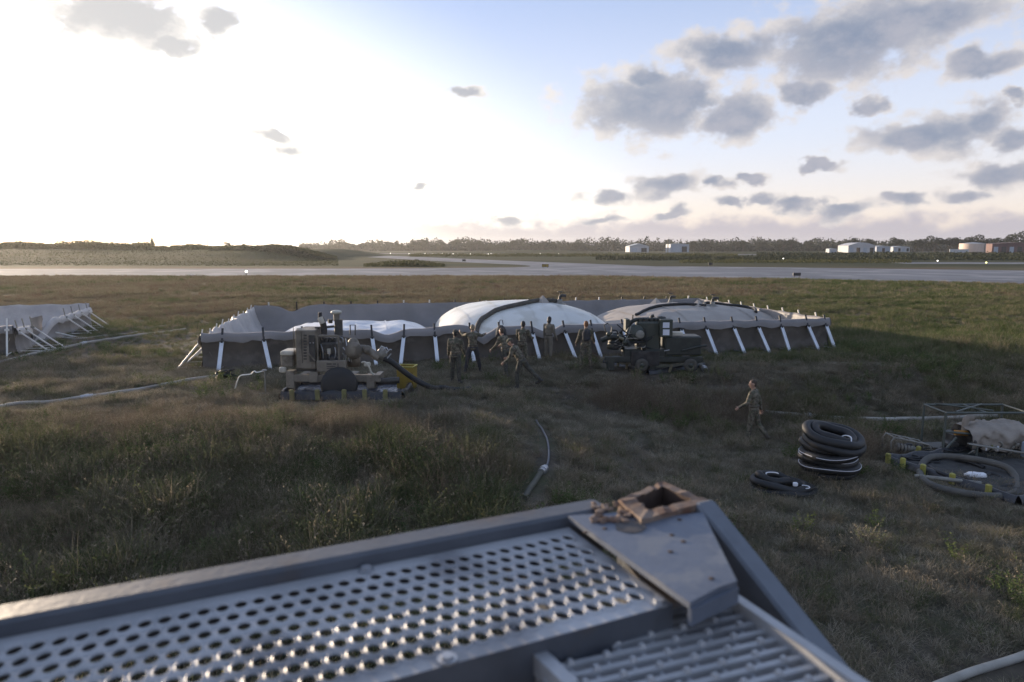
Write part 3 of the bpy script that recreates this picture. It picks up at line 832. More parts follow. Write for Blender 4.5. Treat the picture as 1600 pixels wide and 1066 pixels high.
# ------------------------------------------------------------------ pumps and gear
def qbox(mb, px0, py0, px1, py1, Y0, Y1, r=0.015):
    a = at_depth(px0, py0, Y0); b = at_depth(px1, py1, Y0)
    c = ((a.x + b.x) / 2, (Y0 + Y1) / 2, (a.z + b.z) / 2); s = (abs(b.x - a.x), Y1 - Y0, abs(a.z - b.z))
    mb.rbox(c, s, r); return mb

def qpart(name, mat, parent, *boxes, r=0.015):
    mb = MB()
    for b in boxes: qbox(mb, *b, r=r)
    return mb.build(name, mat, parent)

def qtube(name, mat, parent, pts, r, seg=10, closed=False, smooth_sub=0):
    P = [at_depth(*p) for p in pts]
    if smooth_sub: P = spline(P, smooth_sub)
    return MB().tube(P, r, seg, closed=closed).build(name, mat, parent)

def wrinkled_sheet(x0, x1, y0, y1, z, amp, seed, n=26, m=14, lip=0.0):
    return [[Vector((x0 + (x1 - x0) * i / n, y0 + (y1 - y0) * j / m, z + amp * fold_noise(i * .9, j * .8, seed) + amp * .6 * fold_noise(i * 2.1, j * 1.9, seed + 3)
             + lip * max(abs(2 * i / n - 1), abs(2 * j / m - 1)) ** 6)) for i in range(n + 1)] for j in range(m + 1)]

HOSE_PTS = []
def drip_tray(label, corners, zb, h, pads, pad_mat, floor_mat, pad_size=(0.14, 0.10, 0.34), seed=1.0, back_pads=True):
    """collapsible spill berm: soft black wall, floor sheet, upright foam pads along the wall"""
    C = [Vector((c[0], c[1], zb)) for c in corners]
    cen = sum(C, Vector()) / 4
    root = empty('spill_tray', (cen.x, cen.y, zb)); tag(root, label, 'spill tray')
    for k in range(4): HOSE_PTS.extend((C[k].lerp(C[(k + 1) % 4], i / 24).x, C[k].lerp(C[(k + 1) % 4], i / 24).y - q) for i in range(24) for q in (.05, .3))
    for k in range(4):
        a, b = C[k], C[(k + 1) % 4]; d = (b - a); n = max(4, int(d.length / 0.15)); out = Vector((d.y, -d.x, 0)).normalized()
        rows = []
        for i in range(n + 1):
            p = a + d * i / n; w = fold_noise(i * .35, k * 7, seed)
            hh = h * (0.82 + 0.3 * w)
            rows.append([p + out * 0.10, p + out * (.07 + .03 * w) + Vector((0, 0, hh * .6)), p + out * (.02 + .03 * w) + Vector((0, 0, hh)), p - out * .05 + Vector((0, 0, hh * .93)), p - out * .10 + Vector((0, 0, .01))])
        MB().grid(rows, flip=True).build('tray_wall', M['black_sheet'], root)
    rows = []
    for j in range(15):
        rows.append([(C[0].lerp(C[1], i / 26)).lerp(C[3].lerp(C[2], i / 26), j / 14) + Vector((0, 0, 0.05 + 0.05 * fold_noise(i * .8, j * .8, seed) + .04 * fold_noise(i * 2, j * 2, seed))) for i in range(27)])
    MB().grid(rows).build('tray_floor', floor_mat, root)
    for (k, t, ang) in pads:
        a, b = C[k], C[(k + 1) % 4]; d = (b - a).normalized(); out = Vector((d.y, -d.x, 0))
        p = a.lerp(b, t) + out * 0.13
        rot = Matrix.Rotation(math.atan2(d.y, d.x), 3, 'Z') @ Matrix.Rotation(ang, 3, 'X') @ Matrix.Rotation(ang * .7, 3, 'Y')
        MB().rbox(p + Vector((0, 0, pad_size[2] * .47)), pad_size, 0.02, rot).build('wall_pad', pad_mat, root)
    return root

# --- tan pump in its tray
YT = 19.7
ztp = gz(-4.6, 20.4)
tl, tr_ = at_depth(440, 630, YT), at_depth(628, 628, YT)
drip_tray('black spill tray with olive pads and crumpled clear sheet under the tan pump', [(tl.x, YT), (tr_.x, YT), (tr_.x + .1, YT + 2.0), (tl.x - .1, YT + 2.0)], gz(-4.6, YT) + 0.0, 0.30,
          [(0, t, random.uniform(-.06, .06)) for t in (.10, .31, .53, .70, .87)], M['olive_pad'], M['clear_sheet'], (0.13, 0.10, 0.33), 2.0)

def tan_pump():
    base = at_depth(530, 615, 20.5); base.z = gz(base.x, base.y)
    root = empty('pump_unit', base); tag(root, 'tan engine driven fuel pump unit on a skid inside the black tray', 'pump')
    Y = 20.15; Z = 21.3
    # skid rails and cross members, resting on the tray floor
    qpart('skid', M['tan_paint'], root, (452, 586, 594, 597, Y, Y + .14), (452, 586, 594, 597, Z - .14, Z), (462, 588, 474, 598, Y + .14, Z - .14), (540, 588, 552, 598, Y + .14, Z - .14), (582, 588, 592, 598, Y + .14, Z - .14))
    qpart('skid_foot', M['tan_paint'], root, (446, 580, 460, 607, Y - .02, Y + .3)); qpart('skid_foot', M['tan_paint'], root, (572, 586, 585, 607, Y - .02, Y + .3))
    qpart('skid_foot', M['tan_paint'], root, (448, 590, 462, 612, Z - .3, Z + .02)); qpart('skid_foot', M['tan_paint'], root, (574, 590, 587, 612, Z - .3, Z + .02))
    # radiator cabinet with louvred door
    rad = qpart('radiator_housing', M['tan_paint'], root, (460, 516, 494, 577, Y + .05, Z - .1), r=0.03)
    qpart('side_rail', M['black_metal'], rad, (457.5, 511, 460, 571, Y, Y + .06)); qpart('door_edge', M['engine_dark'], rad, (470.5, 519, 472, 568, Y + .03, Y + .06))
    qpart('cap', M['tan_light'], rad, (463, 513, 469, 517, Y + .3, Y + .5))
    lou = MB()
    for i in range(9): qbox(lou, 474, 523 + i * 4.6, 479, 525.6 + i * 4.6, Y + .035, Y + .06, r=.004)
    lou.build('louvre', M['engine_dark'], rad)
    fp = qpart('fan_panel', M['engine_dark'], root, (481.5, 524, 493, 566, Y + .02, Y + .06))
    for i in range(2):
        c = at_depth(484.5 + i * 5, 536, Y + .01); MB().ball(c, 0.02, 8, 6).build('indicator', M['steel'], fp)
    qtube('brace', M['tan_paint'], root, [(481, 551, Y - .02), (492, 564, Y - .02)], 0.022, 6)
    # frame round the engine
    for nm, b in (('frame_post', (494, 524, 497.5, 566, Y, Y + .09)), ('frame_post', (527, 524, 530.5, 566, Y, Y + .09)), ('frame_rail', (497.5, 523.5, 527, 527, Y, Y + .09)),
                  ('frame_post', (496, 524, 499, 560, Z - .1, Z)), ('frame_post', (527, 524, 530, 560, Z - .1, Z)), ('frame_rail', (499, 524, 527, 527, Z - .1, Z))):
        qpart(nm, M['tan_paint'], root, b)
    eng = MB(); qbox(eng, 499, 536, 527, 575, Y + .25, Z - .2, r=.05); 
    for i in range(4): qbox(eng, 501 + i * 6.2, 528, 505.5 + i * 6.2, 537, Y + .4, Z - .4, r=.02)
    e = eng.build('engine_block', M['engine_dark'], root)
    for i in range(5):
        a = at_depth(501 + i * 5.5, 538 + (i % 3) * 5, Y + .2); b = at_depth(505 + i * 4.5, 560 - (i % 2) * 7, Y + .16); mid = (a + b) / 2 + Vector((.04, -.05, .03 * (-1) ** i))
        MB().tube(spline([a, mid, b], 5), 0.016, 6).build('fuel_line', M['rubber_dusty'] if i % 2 else M['steel'], e)
    fl = MB(); fl.cyl(at_depth(514, 553, Y + .2), at_depth(514, 545, Y + .2), .06, seg=10); fl.build('filter', M['tan_light'], e)
    MB().lathe(at_depth(520, 562, Y + .22), [(0, 0), (.16, 0), (.16, .06), (.05, .08), (0, .08)], (0, -1, 0), 16).build('pulley', M['black_metal'], e)
    # instruction panel
    pan = qpart('control_panel', M['tan_paint'], root, (494, 564, 541, 581, Y - .04, Y + .12))
    for (x0, y0, x1, y1) in ((510, 568, 518, 570), (520, 568, 525, 570), (510, 572, 524, 573.4), (527, 568, 529, 575), (510, 575, 520, 576.5)):
        qpart('placard', M['engine_dark'], pan, (x0, y0, x1, y1, Y - .048, Y - .038), r=.002)
    # control box on the end
    cb = qpart('control_box', M['tan_paint'], root, (437.5, 552, 458, 574, Y + .1, Y + .7), r=.03); qpart('lit_top', M['tan_light'], cb, (437, 549, 458.5, 556, Y + .05, Y + .75), r=.03)  # pale top: the light falling on the box is put into its colour
    qpart('tool_pouch', M['tan_light'], root, (435, 574, 446, 583, Y, Y + .12), r=.03)
    qpart('battery_box', M['engine_dark'], root, (462, 571, 494, 580, Y + .1, Y + .7))
    qpart('step_bracket', M['tan_paint'], root, (482, 582, 497, 598, Y - .03, Y + .2))
    # exhaust
    ex = qtube('exhaust', M['engine_dark'], root, [(506, 526, Y + .5), (506, 512, Y + .5), (503, 502, Y + .45), (500.5, 497, Y + .42)], 0.095, 12, smooth_sub=5)
    qtube('exhaust_elbow', M['tan_light'], ex, [(503.5, 505, Y + .38), (501.5, 500, Y + .36), (500, 497, Y + .38)], 0.085, 12); qtube('stack', M['black_metal'], ex, [(500, 498, Y + .4), (500, 488, Y + .4)], 0.055, 12)
    qtube('cross_pipe', M['engine_dark'], root, [(492, 513, Y + .5), (530, 509.5, Y + .55)], 0.035, 8)
    # air cleaner with mushroom cap
    ac = MB().cyl(at_depth(529, 524, Y + .5), at_depth(529, 499, Y + .5), .13, .12, 14).build('air_cleaner', M['engine_dark'], root)
    MB().cyl(at_depth(526, 502, Y + .5), at_depth(525.5, 489, Y + .5), .085, .09, 14).build('intake_neck', M['tan_paint'], ac)
    MB().lathe(at_depth(525.5, 489.5, Y + .5), [(0, -.02), (.14, -.02), (.17, .02), (.16, .06), (.09, .09), (0, .095)], seg=18).build('rain_cap', M['tan_light'], ac)
    qtube('filler_neck', M['engine_dark'], root, [(516, 505, Y + .6), (516, 499, Y + .6)], .07, 10)
    # pump casing, handle, piping
    pc = MB().lathe(at_depth(553, 572, Y + .45), [(0, 0), (.2, 0), (.2, .28), (.17, .32), (.19, .40), (.20, .66), (.14, .80), (.08, .86), (0, .87)], seg=18).build('pump_casing', M['tan_paint'], root)
    qtube('lifting_handle', M['engine_dark'], pc, [(547, 524, Y + .4), (547, 508, Y + .4), (555, 508, Y + .4), (555, 524, Y + .4)], .02, 6)
    MB().lathe(at_depth(553, 548, Y + .20), [(0, 0), (.26, 0), (.26, .05), (.12, .07), (0, .07)], (0, -1, 0), 18).build('casing_flange', M['tan_paint'], pc)
    for i in range(7):
        a = at_depth(532 + (i * 37 % 14), 527 + (i * 23 % 30), Y + .3); b = at_depth(536 + (i * 29 % 16), 535 + (i * 31 % 32), Y + .2)
        MB().tube(spline([a, (a + b) / 2 + Vector((.05, -.06, .04)), b], 5), 0.018, 6).build('fitting_line', M['frame_grey'] if i % 2 else M['steel'], pc)
    dp = qtube('discharge_pipe', M['tan_paint'], root, [(560, 545, Y + .35), (572, 546, Y + .3), (586, 555, Y + .25), (593, 560, Y + .22)], .12, 12, smooth_sub=4)
    for (px, py) in ((574, 547), (588, 556)): MB().ball(at_depth(px, py, Y + .27), .145, 12, 8).build('coupling', M['tan_paint'], dp)
    vb = MB().ball(at_depth(597, 552, Y + .2), (.16, .14, .17)).build('valve_body', M['frame_grey'], dp)
    for pts in ([(592, 548, Y + .1), (596, 541, Y + .1), (602, 544, Y + .1)], [(598, 548, Y + .1), (604, 543, Y + .05), (606, 547, Y + .05)], [(603, 552, Y + .1), (609, 546, Y + .1), (612, 547, Y + .1)], [(605, 560, Y + .1), (611, 553, Y + .1)]):
        qtube('valve_lever', M['steel'], vb, pts, .02, 6)
    qtube('suction_pipe', M['engine_dark'], root, [(560, 592, Y + .3), (590, 596, Y + .3), (624, 594, Y + .35)], .10, 12, smooth_sub=4)
    sp = qtube('strap', M['tan_light'], root, [(565, 567, Y), (570, 566, Y - .02), (577, 574, Y - .04), (580, 582, Y - .03), (584, 586, Y)], .03, 8, smooth_sub=4)
    qpart('lug', M['tan_light'], sp, (568, 566, 579, 573, Y - .05, Y + .02), r=.03)
    return root
tan_pump()

def covered_wheel():
    c = at_depth(530, 602, 19.88)
    root = empty('trailer_wheel', (c.x, c.y, gz(c.x, c.y)))
    tag(root, 'big round black covered wheel standing in front of the tan pump', 'wheel')
    d = Vector((0.05, -1, .12)).normalized(); r = .545
    MB().lathe(c - d * .12, [(0, 0), (r * .8, 0), (r * .97, .05), (r, .11), (r * .985, .17), (r * .92, .215), (r * .6, .25), (r * .25, .262), (0, .264)], d, 40).build('tyre', M['rubber'], root)
    MB().lathe(c - d * .13, [(0, -.06), (.16, -.06), (.2, 0), (0, .02)], d, 20).build('hub', M['engine_dark'], root)
covered_wheel()

def yellow_bin():
    Y = 21.0
    a, b = at_depth(621, 603, Y), at_depth(647, 573, Y)
    z0 = gz((a.x + b.x) / 2, Y) + .015; cx = (a.x + b.x) / 2; w = b.x - a.x; h = b.z - z0 - .02
    root = empty('plastic_bin', (cx, Y + .25, z0)); tag(root, 'yellow plastic bin standing beside the black hose', 'bin')
    m = MB(); rr = Matrix.Rotation(math.radians(-9), 3, 'Z'); c0 = Vector((cx, Y + .25, z0))
    for (ox, oy, sx, sy) in ((0, -.22, w * .98, .02), (0, .22, w * .98, .02), (-w * .48, 0, .02, .42), (w * .48, 0, .02, .42)): m.rbox(c0 + rr @ Vector((ox, oy, h / 2)), (sx, sy, h), .006, rr)
    m.rbox(c0 + Vector((0, 0, .03)), (w * .92, .42, .03), .005, rr)
    m.build('tub', M['yellow'], root)
    rim = MB()
    for (ox, oy, sx, sy) in ((0, -.23, w * 1.05, .05), (0, .23, w * 1.05, .05), (-w * .5, 0, .05, .41), (w * .5, 0, .05, .41)): rim.rbox(c0 + rr @ Vector((ox, oy, h)), (sx, sy, .04), .01, rr)
    rim.build('rim', M['yellow_pale'], root)
yellow_bin()

def ground_hose(name, label, pix, r, mat, sub=10, lift=0.0, couplings=(), group=None, first=None, sink=0.25, clear=True):
    """a hose lying on the ground through the given picture points"""
    P = [ground_hit(*p) for p in pix]
    if first: P = [Vector(q) for q in first] + P
    S = spline(P, sub); out = []
    if clear: HOSE_PTS.extend((p.x, p.y) for p in S)
    for i, p in enumerate(S):
        z = gz(p.x, p.y) + r * (1 - sink) + lift
        k = 0
        out.append(Vector((p.x, p.y, max(p.z, z) if first else z)))
    if couplings:
        root = empty(name, out[0]); tag(root, label, 'hose', group)
        h = MB().tube(out, r, 10).build('hose_line', mat, root)
        for t in couplings:
            i = min(len(out) - 2, int(t * (len(out) - 1))); d = (out[i + 1] - out[i]).normalized()
            c = MB(); c.cyl(out[i] - d * .16, out[i] + d * .16, r * 1.25, seg=12); c.cyl(out[i] - d * .05, out[i] + d * .05, r * 1.5, seg=12)
            c.build('coupling', M['steel'], root)
        return root
    o = MB().tube(out, r, 10).build(name, mat, loc=out[0]); tag(o, label, 'hose', group); return o

YP = 20.15
ground_hose('black_hose', 'thick black hose sloping from the tan pump down to the trampled grass', [(690, 609), (705, 611.5), (722, 612), (735, 611)], 0.085, M['rubber'],
            first=[at_depth(600, 560, YP + .2), at_depth(612, 566, YP + .2), at_depth(630, 580, YP + .25), at_depth(650, 594, YP + .35), at_depth(672, 605, YP + .4)])
ground_hose('pale_hose', 'pale flat hose running across the grass towards the tan pump', [(-60, 643), (0, 637.5), (80, 630), (160, 619), (240, 606), (310, 593), (352, 588)], 0.055, M['hose_pale'], couplings=(0.45,))
ground_hose('pale_hose', 'pale hose running from the big berm past the empty berm', [(-50, 580), (0, 568), (60, 553), (130, 538), (200, 527), (290, 515.5)], 0.06, M['hose_pale'], couplings=(0.6,))
ground_hose('pale_hose', 'thin pale line lying beside the slumped end of the empty berm', [(88, 525), (120, 530), (160, 525), (215, 519)], 0.03, M['hose_pale'])
ground_hose('discharge_hose', 'olive hose section with steel coupling lying in the trampled grass', [(820, 782), (829, 765), (841, 748), (852, 735)], 0.062, M['hose_green'], couplings=(0.93,))
ground_hose('discharge_hose', 'thin blue-grey hose winding up from the steel coupling', [(852, 734), (857, 720), (857, 700), (851, 680), (838, 658)], 0.028, material('hose_blue', (0.07, 0.08, 0.10), (0.05, 0.055, 0.07), 4, 0.4))
ground_hose('pale_hose', 'pale hose half hidden in grass behind the caged pump', [(1195, 645), (1222, 648), (1260, 651), (1310, 655), (1380, 657), (1440, 656), (1500, 654), (1560, 652)], 0.075, M['hose_pale'], couplings=(0.3,), sink=.7, clear=False)
ground_hose('pale_hose', 'thick pale pipe lying on the grass below the metal platform', [(1250, 1180), (1380, 1115), (1490, 1066), (1540, 1048), (1600, 1029), (1720, 995), (1900, 950)], 0.056, M['hose_pale'])

def ground_stake():
    p = ground_hit(415, 616); root = empty('grounding_stake', p); tag(root, 'thin metal stake with clipped wire beside the tan pump', 'stake')
    MB().cyl(p - Vector((0, 0, .1)), p + Vector((0, 0, .74)), .022, seg=8).build('rod', M['frame_grey'], root)
    MB().rbox(p + Vector((0, 0, .74)), (.13, .05, .04), .01).build('clip', M['steel'], root)
    g = gz(p.x, p.y)
    w = spline([p + Vector((0, 0, .73)), p + Vector((-.25, .05, .66)), p + Vector((-.33, .05, .70)), p + Vector((-.45, .1, .60)), p + Vector((-.62, .15, .57)), p + Vector((-.85, .2, .50)), p + Vector((-1.05, .3, .1))], 6)
    MB().tube(w, .02, 6).build('wire', M['white_tube'], root)
    MB().rbox(p + Vector((-.12, -.02, .025)), (.5, .06, .03), .01).build('foot_plate', M['frame_grey'], root)
ground_stake()

def cable_heap():
    p = ground_hit(355, 592); m = MB()
    for i in range(9):
        c = p + Vector((random.uniform(-.15, .15), random.uniform(-.15, .15), .06 + .03 * i)); r = random.uniform(.12, .24); tx, ty = random.uniform(-.5, .5), random.uniform(-.5, .5)
        m.tube([c + Vector((r * math.cos(t), r * math.sin(t), .5 * r * (tx * math.cos(t) + ty * math.sin(t)))) for t in np.linspace(0, 2 * math.pi, 17)[:-1]], .028, 6, closed=True)
    o = m.build('cable_heap', M['rubber'], loc=p); tag(o, 'small tangled heap of black cable at the end of a pale hose', 'cable')
cable_heap()

def hang_bag():
    p = FR1.pt(0, 0)
    c = at_depth(783, 514, 26.0)
    root = empty('gear_bag', c); tag(root, 'black gear bag hung on a berm frame behind the group', 'bag')
    MB().lathe(c + Vector((0, 0, -.38)), [(0, 0), (.15, .0), (.22, .10), (.20, .34), (.13, .46), (.06, .52), (0, .52)], seg=9).build('sack', M['dark_cloth'], root)
    MB().tube([c + Vector((-.08, 0, .16)), c + Vector((-.04, 0, .34)), c + Vector((.04, 0, .34)), c + Vector((.08, 0, .16))], .018, 6).build('strap', M['dark_cloth'], root)
hang_bag()

# --- dark green pump on the far side of the work area
def green_pump():
    Y, Z = 24.3, 25.2
    b = at_depth(1020, 570, 24.8); b.z = gz(b.x, b.y)
    root = empty('pump_unit', b); tag(root, 'dark green engine driven pump with two white data sheets beside the berm', 'pump')
    qpart('skid', M['green_dark'], root, (945, 558, 1098, 566, Y, Y + .15), (950, 560, 1096, 567, Z - .15, Z), (960, 560, 972, 567, Y + .15, Z - .15), (1072, 560, 1084, 567, Y + .15, Z - .15))
    for x in (950, 1015, 1080): qpart('skid_leg', M['green_dark'], root, (x, 565, x + 10, 579, Y, Y + .4))
    qpart('fuel_tank', M['green_dark'], root, (1040, 526, 1096, 556, Y, Z - .05), r=.05)
    qpart('base_cover', M['green_dark'], root, (975, 546, 1040, 560, Y + .05, Z - .1), r=.04)
    e = qpart('engine_block', M['green_paint'], root, (996, 503, 1032, 548, Y + .2, Z - .2), r=.06)
    hd = MB()
    for i in range(4): qbox(hd, 998 + i * 8.5, 497, 1005 + i * 8.5, 504, Y + .3, Z - .3, r=.03)
    hd.build('cylinder_head', M['green_dark'], e)
    MB().lathe(at_depth(992, 522, Y + .2), [(0, 0), (.33, 0), (.35, .05), (.33, .12), (.2, .14), (.1, .2), (0, .2)], (0, -1, 0), 20).build('flywheel_housing', M['green_paint'], e)
    MB().lathe(at_depth(1000, 523, Y + .02), [(.09, 0), (.16, .02), (.14, .05), (.07, .06), (0, .06)], (0, -1, 0), 18).build('pulley', M['frame_grey'], e)
    for i in range(20):
        a = at_depth(950 + (i * 53 % 75), 506 + (i * 37 % 40), Y + .1); c = at_depth(955 + (i * 41 % 80), 520 + (i * 29 % 32), Y + .05)
        MB().tube(spline([a, (a + c) / 2 + Vector((.07, -.06, .06 * (-1) ** i)), c], 5), .022, 6).build('hose_run', M['rubber'] if i % 3 else M['frame_grey'], e)
    pp = MB().lathe(at_depth(962, 545, Y + .4), [(0, 0), (.32, 0), (.34, .1), (.3, .3), (.2, .42), (.12, .6), (0, .6)], seg=16).build('pump_casing', M['green_dark'], root)
    qtube('manifold_pipe', M['green_dark'], pp, [(940, 532, Y + .3), (955, 527, Y + .2), (975, 530, Y + .1), (985, 540, Y + .1)], .10, 10, smooth_sub=4)
    for (x, y) in ((951, 522), (968, 526), (976, 535)): MB().ball(at_depth(x, y, Y + .05), .09).build('valve', M['green_paint'], pp)
    MB().cyl(at_depth(967, 527, Y), at_depth(974, 530, Y), .055, seg=10).build('brass_nozzle', M['tan_pad'], pp)
    qtube('hand_lever', M['green_dark'], pp, [(947, 520, Y), (944, 508, Y), (950, 505, Y)], .02, 6)
    # upper piping, exhaust and air cleaner
    up = qtube('exhaust', M['green_dark'], root, [(979, 512, Y + .4), (990, 501, Y + .4), (1008, 499, Y + .45), (1024, 500, Y + .45)], .075, 10, smooth_sub=4)
    qtube('rain_elbow', M['green_dark'], up, [(1018, 502, Y + .5), (1018, 495, Y + .5), (1022, 493.5, Y + .5)], .06, 10, smooth_sub=4)
    MB().lathe(at_depth(1033, 502, Y + .5), [(.07, -.1), (.07, .06), (.16, .08), (.18, .12), (.15, .17), (0, .19)], seg=16).build('rain_cap', M['green_dark'], up)
    qtube('lifting_bar', M['green_dark'], up, [(988, 504, Y + .3), (989, 492, Y + .3)], .025, 6)
    qpart('radiator_frame', M['green_paint'], root, (978, 499, 984, 520, Y + .2, Z - .2))
    cp = qpart('control_cabinet', M['green_paint'], root, (1032, 499.5, 1051, 527, Y - .02, Y + .5), r=.02)
    qpart('data_sheet', M['paper'], cp, (1036, 504, 1046, 512.5, Y - .03, Y - .022), r=.002); qpart('data_sheet', M['paper'], cp, (1036, 515, 1046, 524, Y - .03, Y - .022), r=.002)
    qpart('folder', M['tan_light'], root, (1051, 519.5, 1067, 523.5, Y + .05, Y + .35), r=.005)
    qtube('drawbar', M['green_dark'], root, [(1066, 548, Y - .05), (1090, 542, Y - .1), (1104, 540, Y - .1)], .04, 8)
    qtube('handle', M['steel'], root, [(1038, 548.5, Y - .05), (1046, 547, Y - .05)], .02, 6)
    # wheel under the skid
    for px in (1002, 1078):
        c = at_depth(px, 570, Y - .12)
        w = MB().lathe(c, [(.12, .0), (.2, .0), (.235, .04), (.235, .12), (.2, .16), (.12, .16), (.06, .14), (0, .14)], (0, -1, 0), 20).build('wheel', M['rubber_dusty'], root)
        MB().lathe(c, [(0, .13), (.09, .13), (.09, .155), (0, .165)], (0, -1, 0), 14).build('hub', M['green_paint'], w)
    qpart('side_sheet', M['black_sheet'], root, (986, 549, 1030, 572, Y - .05, Y - .02), r=.01)
    return root
green_pump()
p1, p2, p3, p4 = ground_hit(940, 566), ground_hit(1012, 586), ground_hit(1100, 572), ground_hit(1030, 556)
drip_tray('black spill tray with tan pads under the dark green pump', [p[:2] for p in (p1, p2, p3, p4)], min(p.z for p in (p1, p2, p3, p4)) + .02, 0.22,
          [(0, t, random.uniform(-.08, .08)) for t in (.06, .24, .43, .62, .9)] + [(1, .35, .25)], M['tan_pad'], M['black_sheet'], (0.10, 0.08, 0.31), 5.0)
ground_hose('discharge_hose', 'olive hose end poking out of weeds beside the dark green pump', [(1084, 563), (1092, 570), (1103, 582)], 0.08, M['hose_green'], couplings=(0.9,))
ground_hose('black_hose', 'black hose lying along the berm foot behind the standing people', [(862, 543), (880, 549), (905, 551.5), (935, 552)], 0.07, M['rubber'])

# --- coiled hoses
def coil_ring(c, rad, r, tilt, squash, seed, turns=1.0, n=44, drop=0.0, rad_end=None):
    pts = []
    for i in range(n + 1):
        t = 2 * math.pi * turns * i / n + seed
        q = rad + ((rad_end or rad) - rad) * i / n
        w = 1 + .045 * math.sin(2 * t + seed * 3)
        x, y = q * w * math.cos(t), q * w * squash * math.sin(t)
        pts.append(Vector(c) + Vector((x, y, tilt[0] * x + tilt[1] * y + drop * i / n + .02 * math.sin(3 * t + seed))))
    return pts

def stripe_on(pts, r, off_z, side, i0, i1):
    """thin painted line along the outer side of a hose loop"""
    c = sum(pts, Vector()) / len(pts)
    return [p + (Vector(((p - c).x, (p - c).y, 0)).normalized() * math.cos(off_z) + Vector((0, 0, 1)) * math.sin(off_z)) * (r * 1.0) for p in pts[i0:i1]]

def hose_pile():
    g = ground_hit(1313, 757); base = Vector((g.x, g.y + .62, 0)); z0 = gz(base.x, base.y)
    root = empty('hose_coil', (base.x, base.y, z0)); tag(root, 'tall pile of coiled black suction hose with white stripes', 'hose coil')
    r = .088
    r = .095
    specs = [(0, 0, .09, .52, (0, .02), .9, 0.3), (.02, 0, .25, .60, (.03, -.03), .92, 1.4), (-.02, .02, .42, .57, (-.06, .03), .95, 2.5), (.01, -.02, .58, .63, (.07, .0), .92, 3.9), (-.03, 0, .74, .55, (-.02, .06), .95, 5.0)]
    stripe_mat = material('stripe_white', (0.62, 0.62, 0.66), (0.5, 0.5, 0.54), 5, 0.5)
    for i, (dx, dy, dz, rad, tilt, sq, sd) in enumerate(specs):
        P = coil_ring(base + Vector((dx, dy, z0 + dz)), rad, r, tilt, sq, sd, 1.0, 44)
        h = MB().tube(P[:-1], r, 10, closed=True).build('hose_loop', M['rubber'], root)
        if i in (1, 2, 3):
            # the stripe runs round the camera-facing half
            c = base
            idx = [k for k, p in enumerate(P[:-1]) if (p.y < c.y + .35)]
            runs = []; cur = [idx[0]]
            for k in idx[1:]:
                if k == cur[-1] + 1: cur.append(k)
                else: runs.append(cur); cur = [k]
            runs.append(cur)
            for run in runs:
                if len(run) > 4:
                    S = stripe_on(P, r, [0.0, .35, .75, .2][i], 0, run[0], run[-1] + 1)
                    MB().tube(S, .009, 5).build('stripe', stripe_mat, h)
    # upper coil tipped towards the camera
    top = base + Vector((.06, -.02, z0 + .98))
    for rad, sd in ((.60, .2), (.40, 1.1)):
        P = coil_ring(top + Vector((0, 0, .03 if rad < .5 else 0)), rad, r, (-.16, .20), .93, sd)
        MB().tube(P[:-1], .105, 10, closed=True).build('hose_loop', M['rubber'], root)
    P = coil_ring(top + Vector((.02, 0, -.16)), .63, r, (-.10, .16), .93, 2.0)
    MB().tube(P[:-1], .10, 10, closed=True).build('hose_loop', M['rubber'], root)
    s = MB().tube(spline([top + Vector((-.12, -.1, .05)), top + Vector((.02, -.2, .0)), top + Vector((.14, -.28, .06)), top + Vector((.2, -.42, .06)), top + Vector((.18, -.5, -.02))], 6), .014, 6); s.build('tie_cord', M['white_plastic'], root)
hose_pile()

def flat_coil():
    g = ground_hit(1238, 783); base = Vector((g.x, g.y + .5, 0)); z0 = gz(base.x, base.y)
    root = empty('hose_coil', (base.x, base.y, z0)); tag(root, 'low flat coil of black hose lying in grass beside the tall pile', 'hose coil')
    for (dx, dy, dz, rad, tilt, sq, sd) in ((0, 0, .07, .66, (-.05, .02), .62, .5), (-.08, .03, .20, .60, (-.14, .08), .60, 2.0), (.06, -.03, .16, .46, (-.12, .05), .6, 3.0), (-.2, .08, .30, .34, (-.2, .1), .55, 4.2)):
        P = coil_ring(base + Vector((dx, dy, z0 + dz)), rad, .08, tilt, sq, sd)
        MB().tube(P[:-1], .082, 10, closed=True).build('hose_loop', M['rubber'], root)
    c = base + Vector((.14, -.28, z0 + .27))
    MB().rbox(c, (.10, .07, .09), .015).build('coupling', M['white_plastic'], root)
    MB().tube([base + Vector((.35 + .12 * math.cos(t), -.25 + .1 * math.sin(t), z0 + .2)) for t in np.linspace(-1.6, 1.6, 9)], .013, 5).build('stripe', M['white_plastic'], root)
    MB().tube([base + Vector((-.27 + .14 * math.cos(t), .0 + .09 * math.sin(t), z0 + .42)) for t in np.linspace(0, 3.4, 9)], .013, 5).build('stripe', M['white_plastic'], root)
flat_coil()

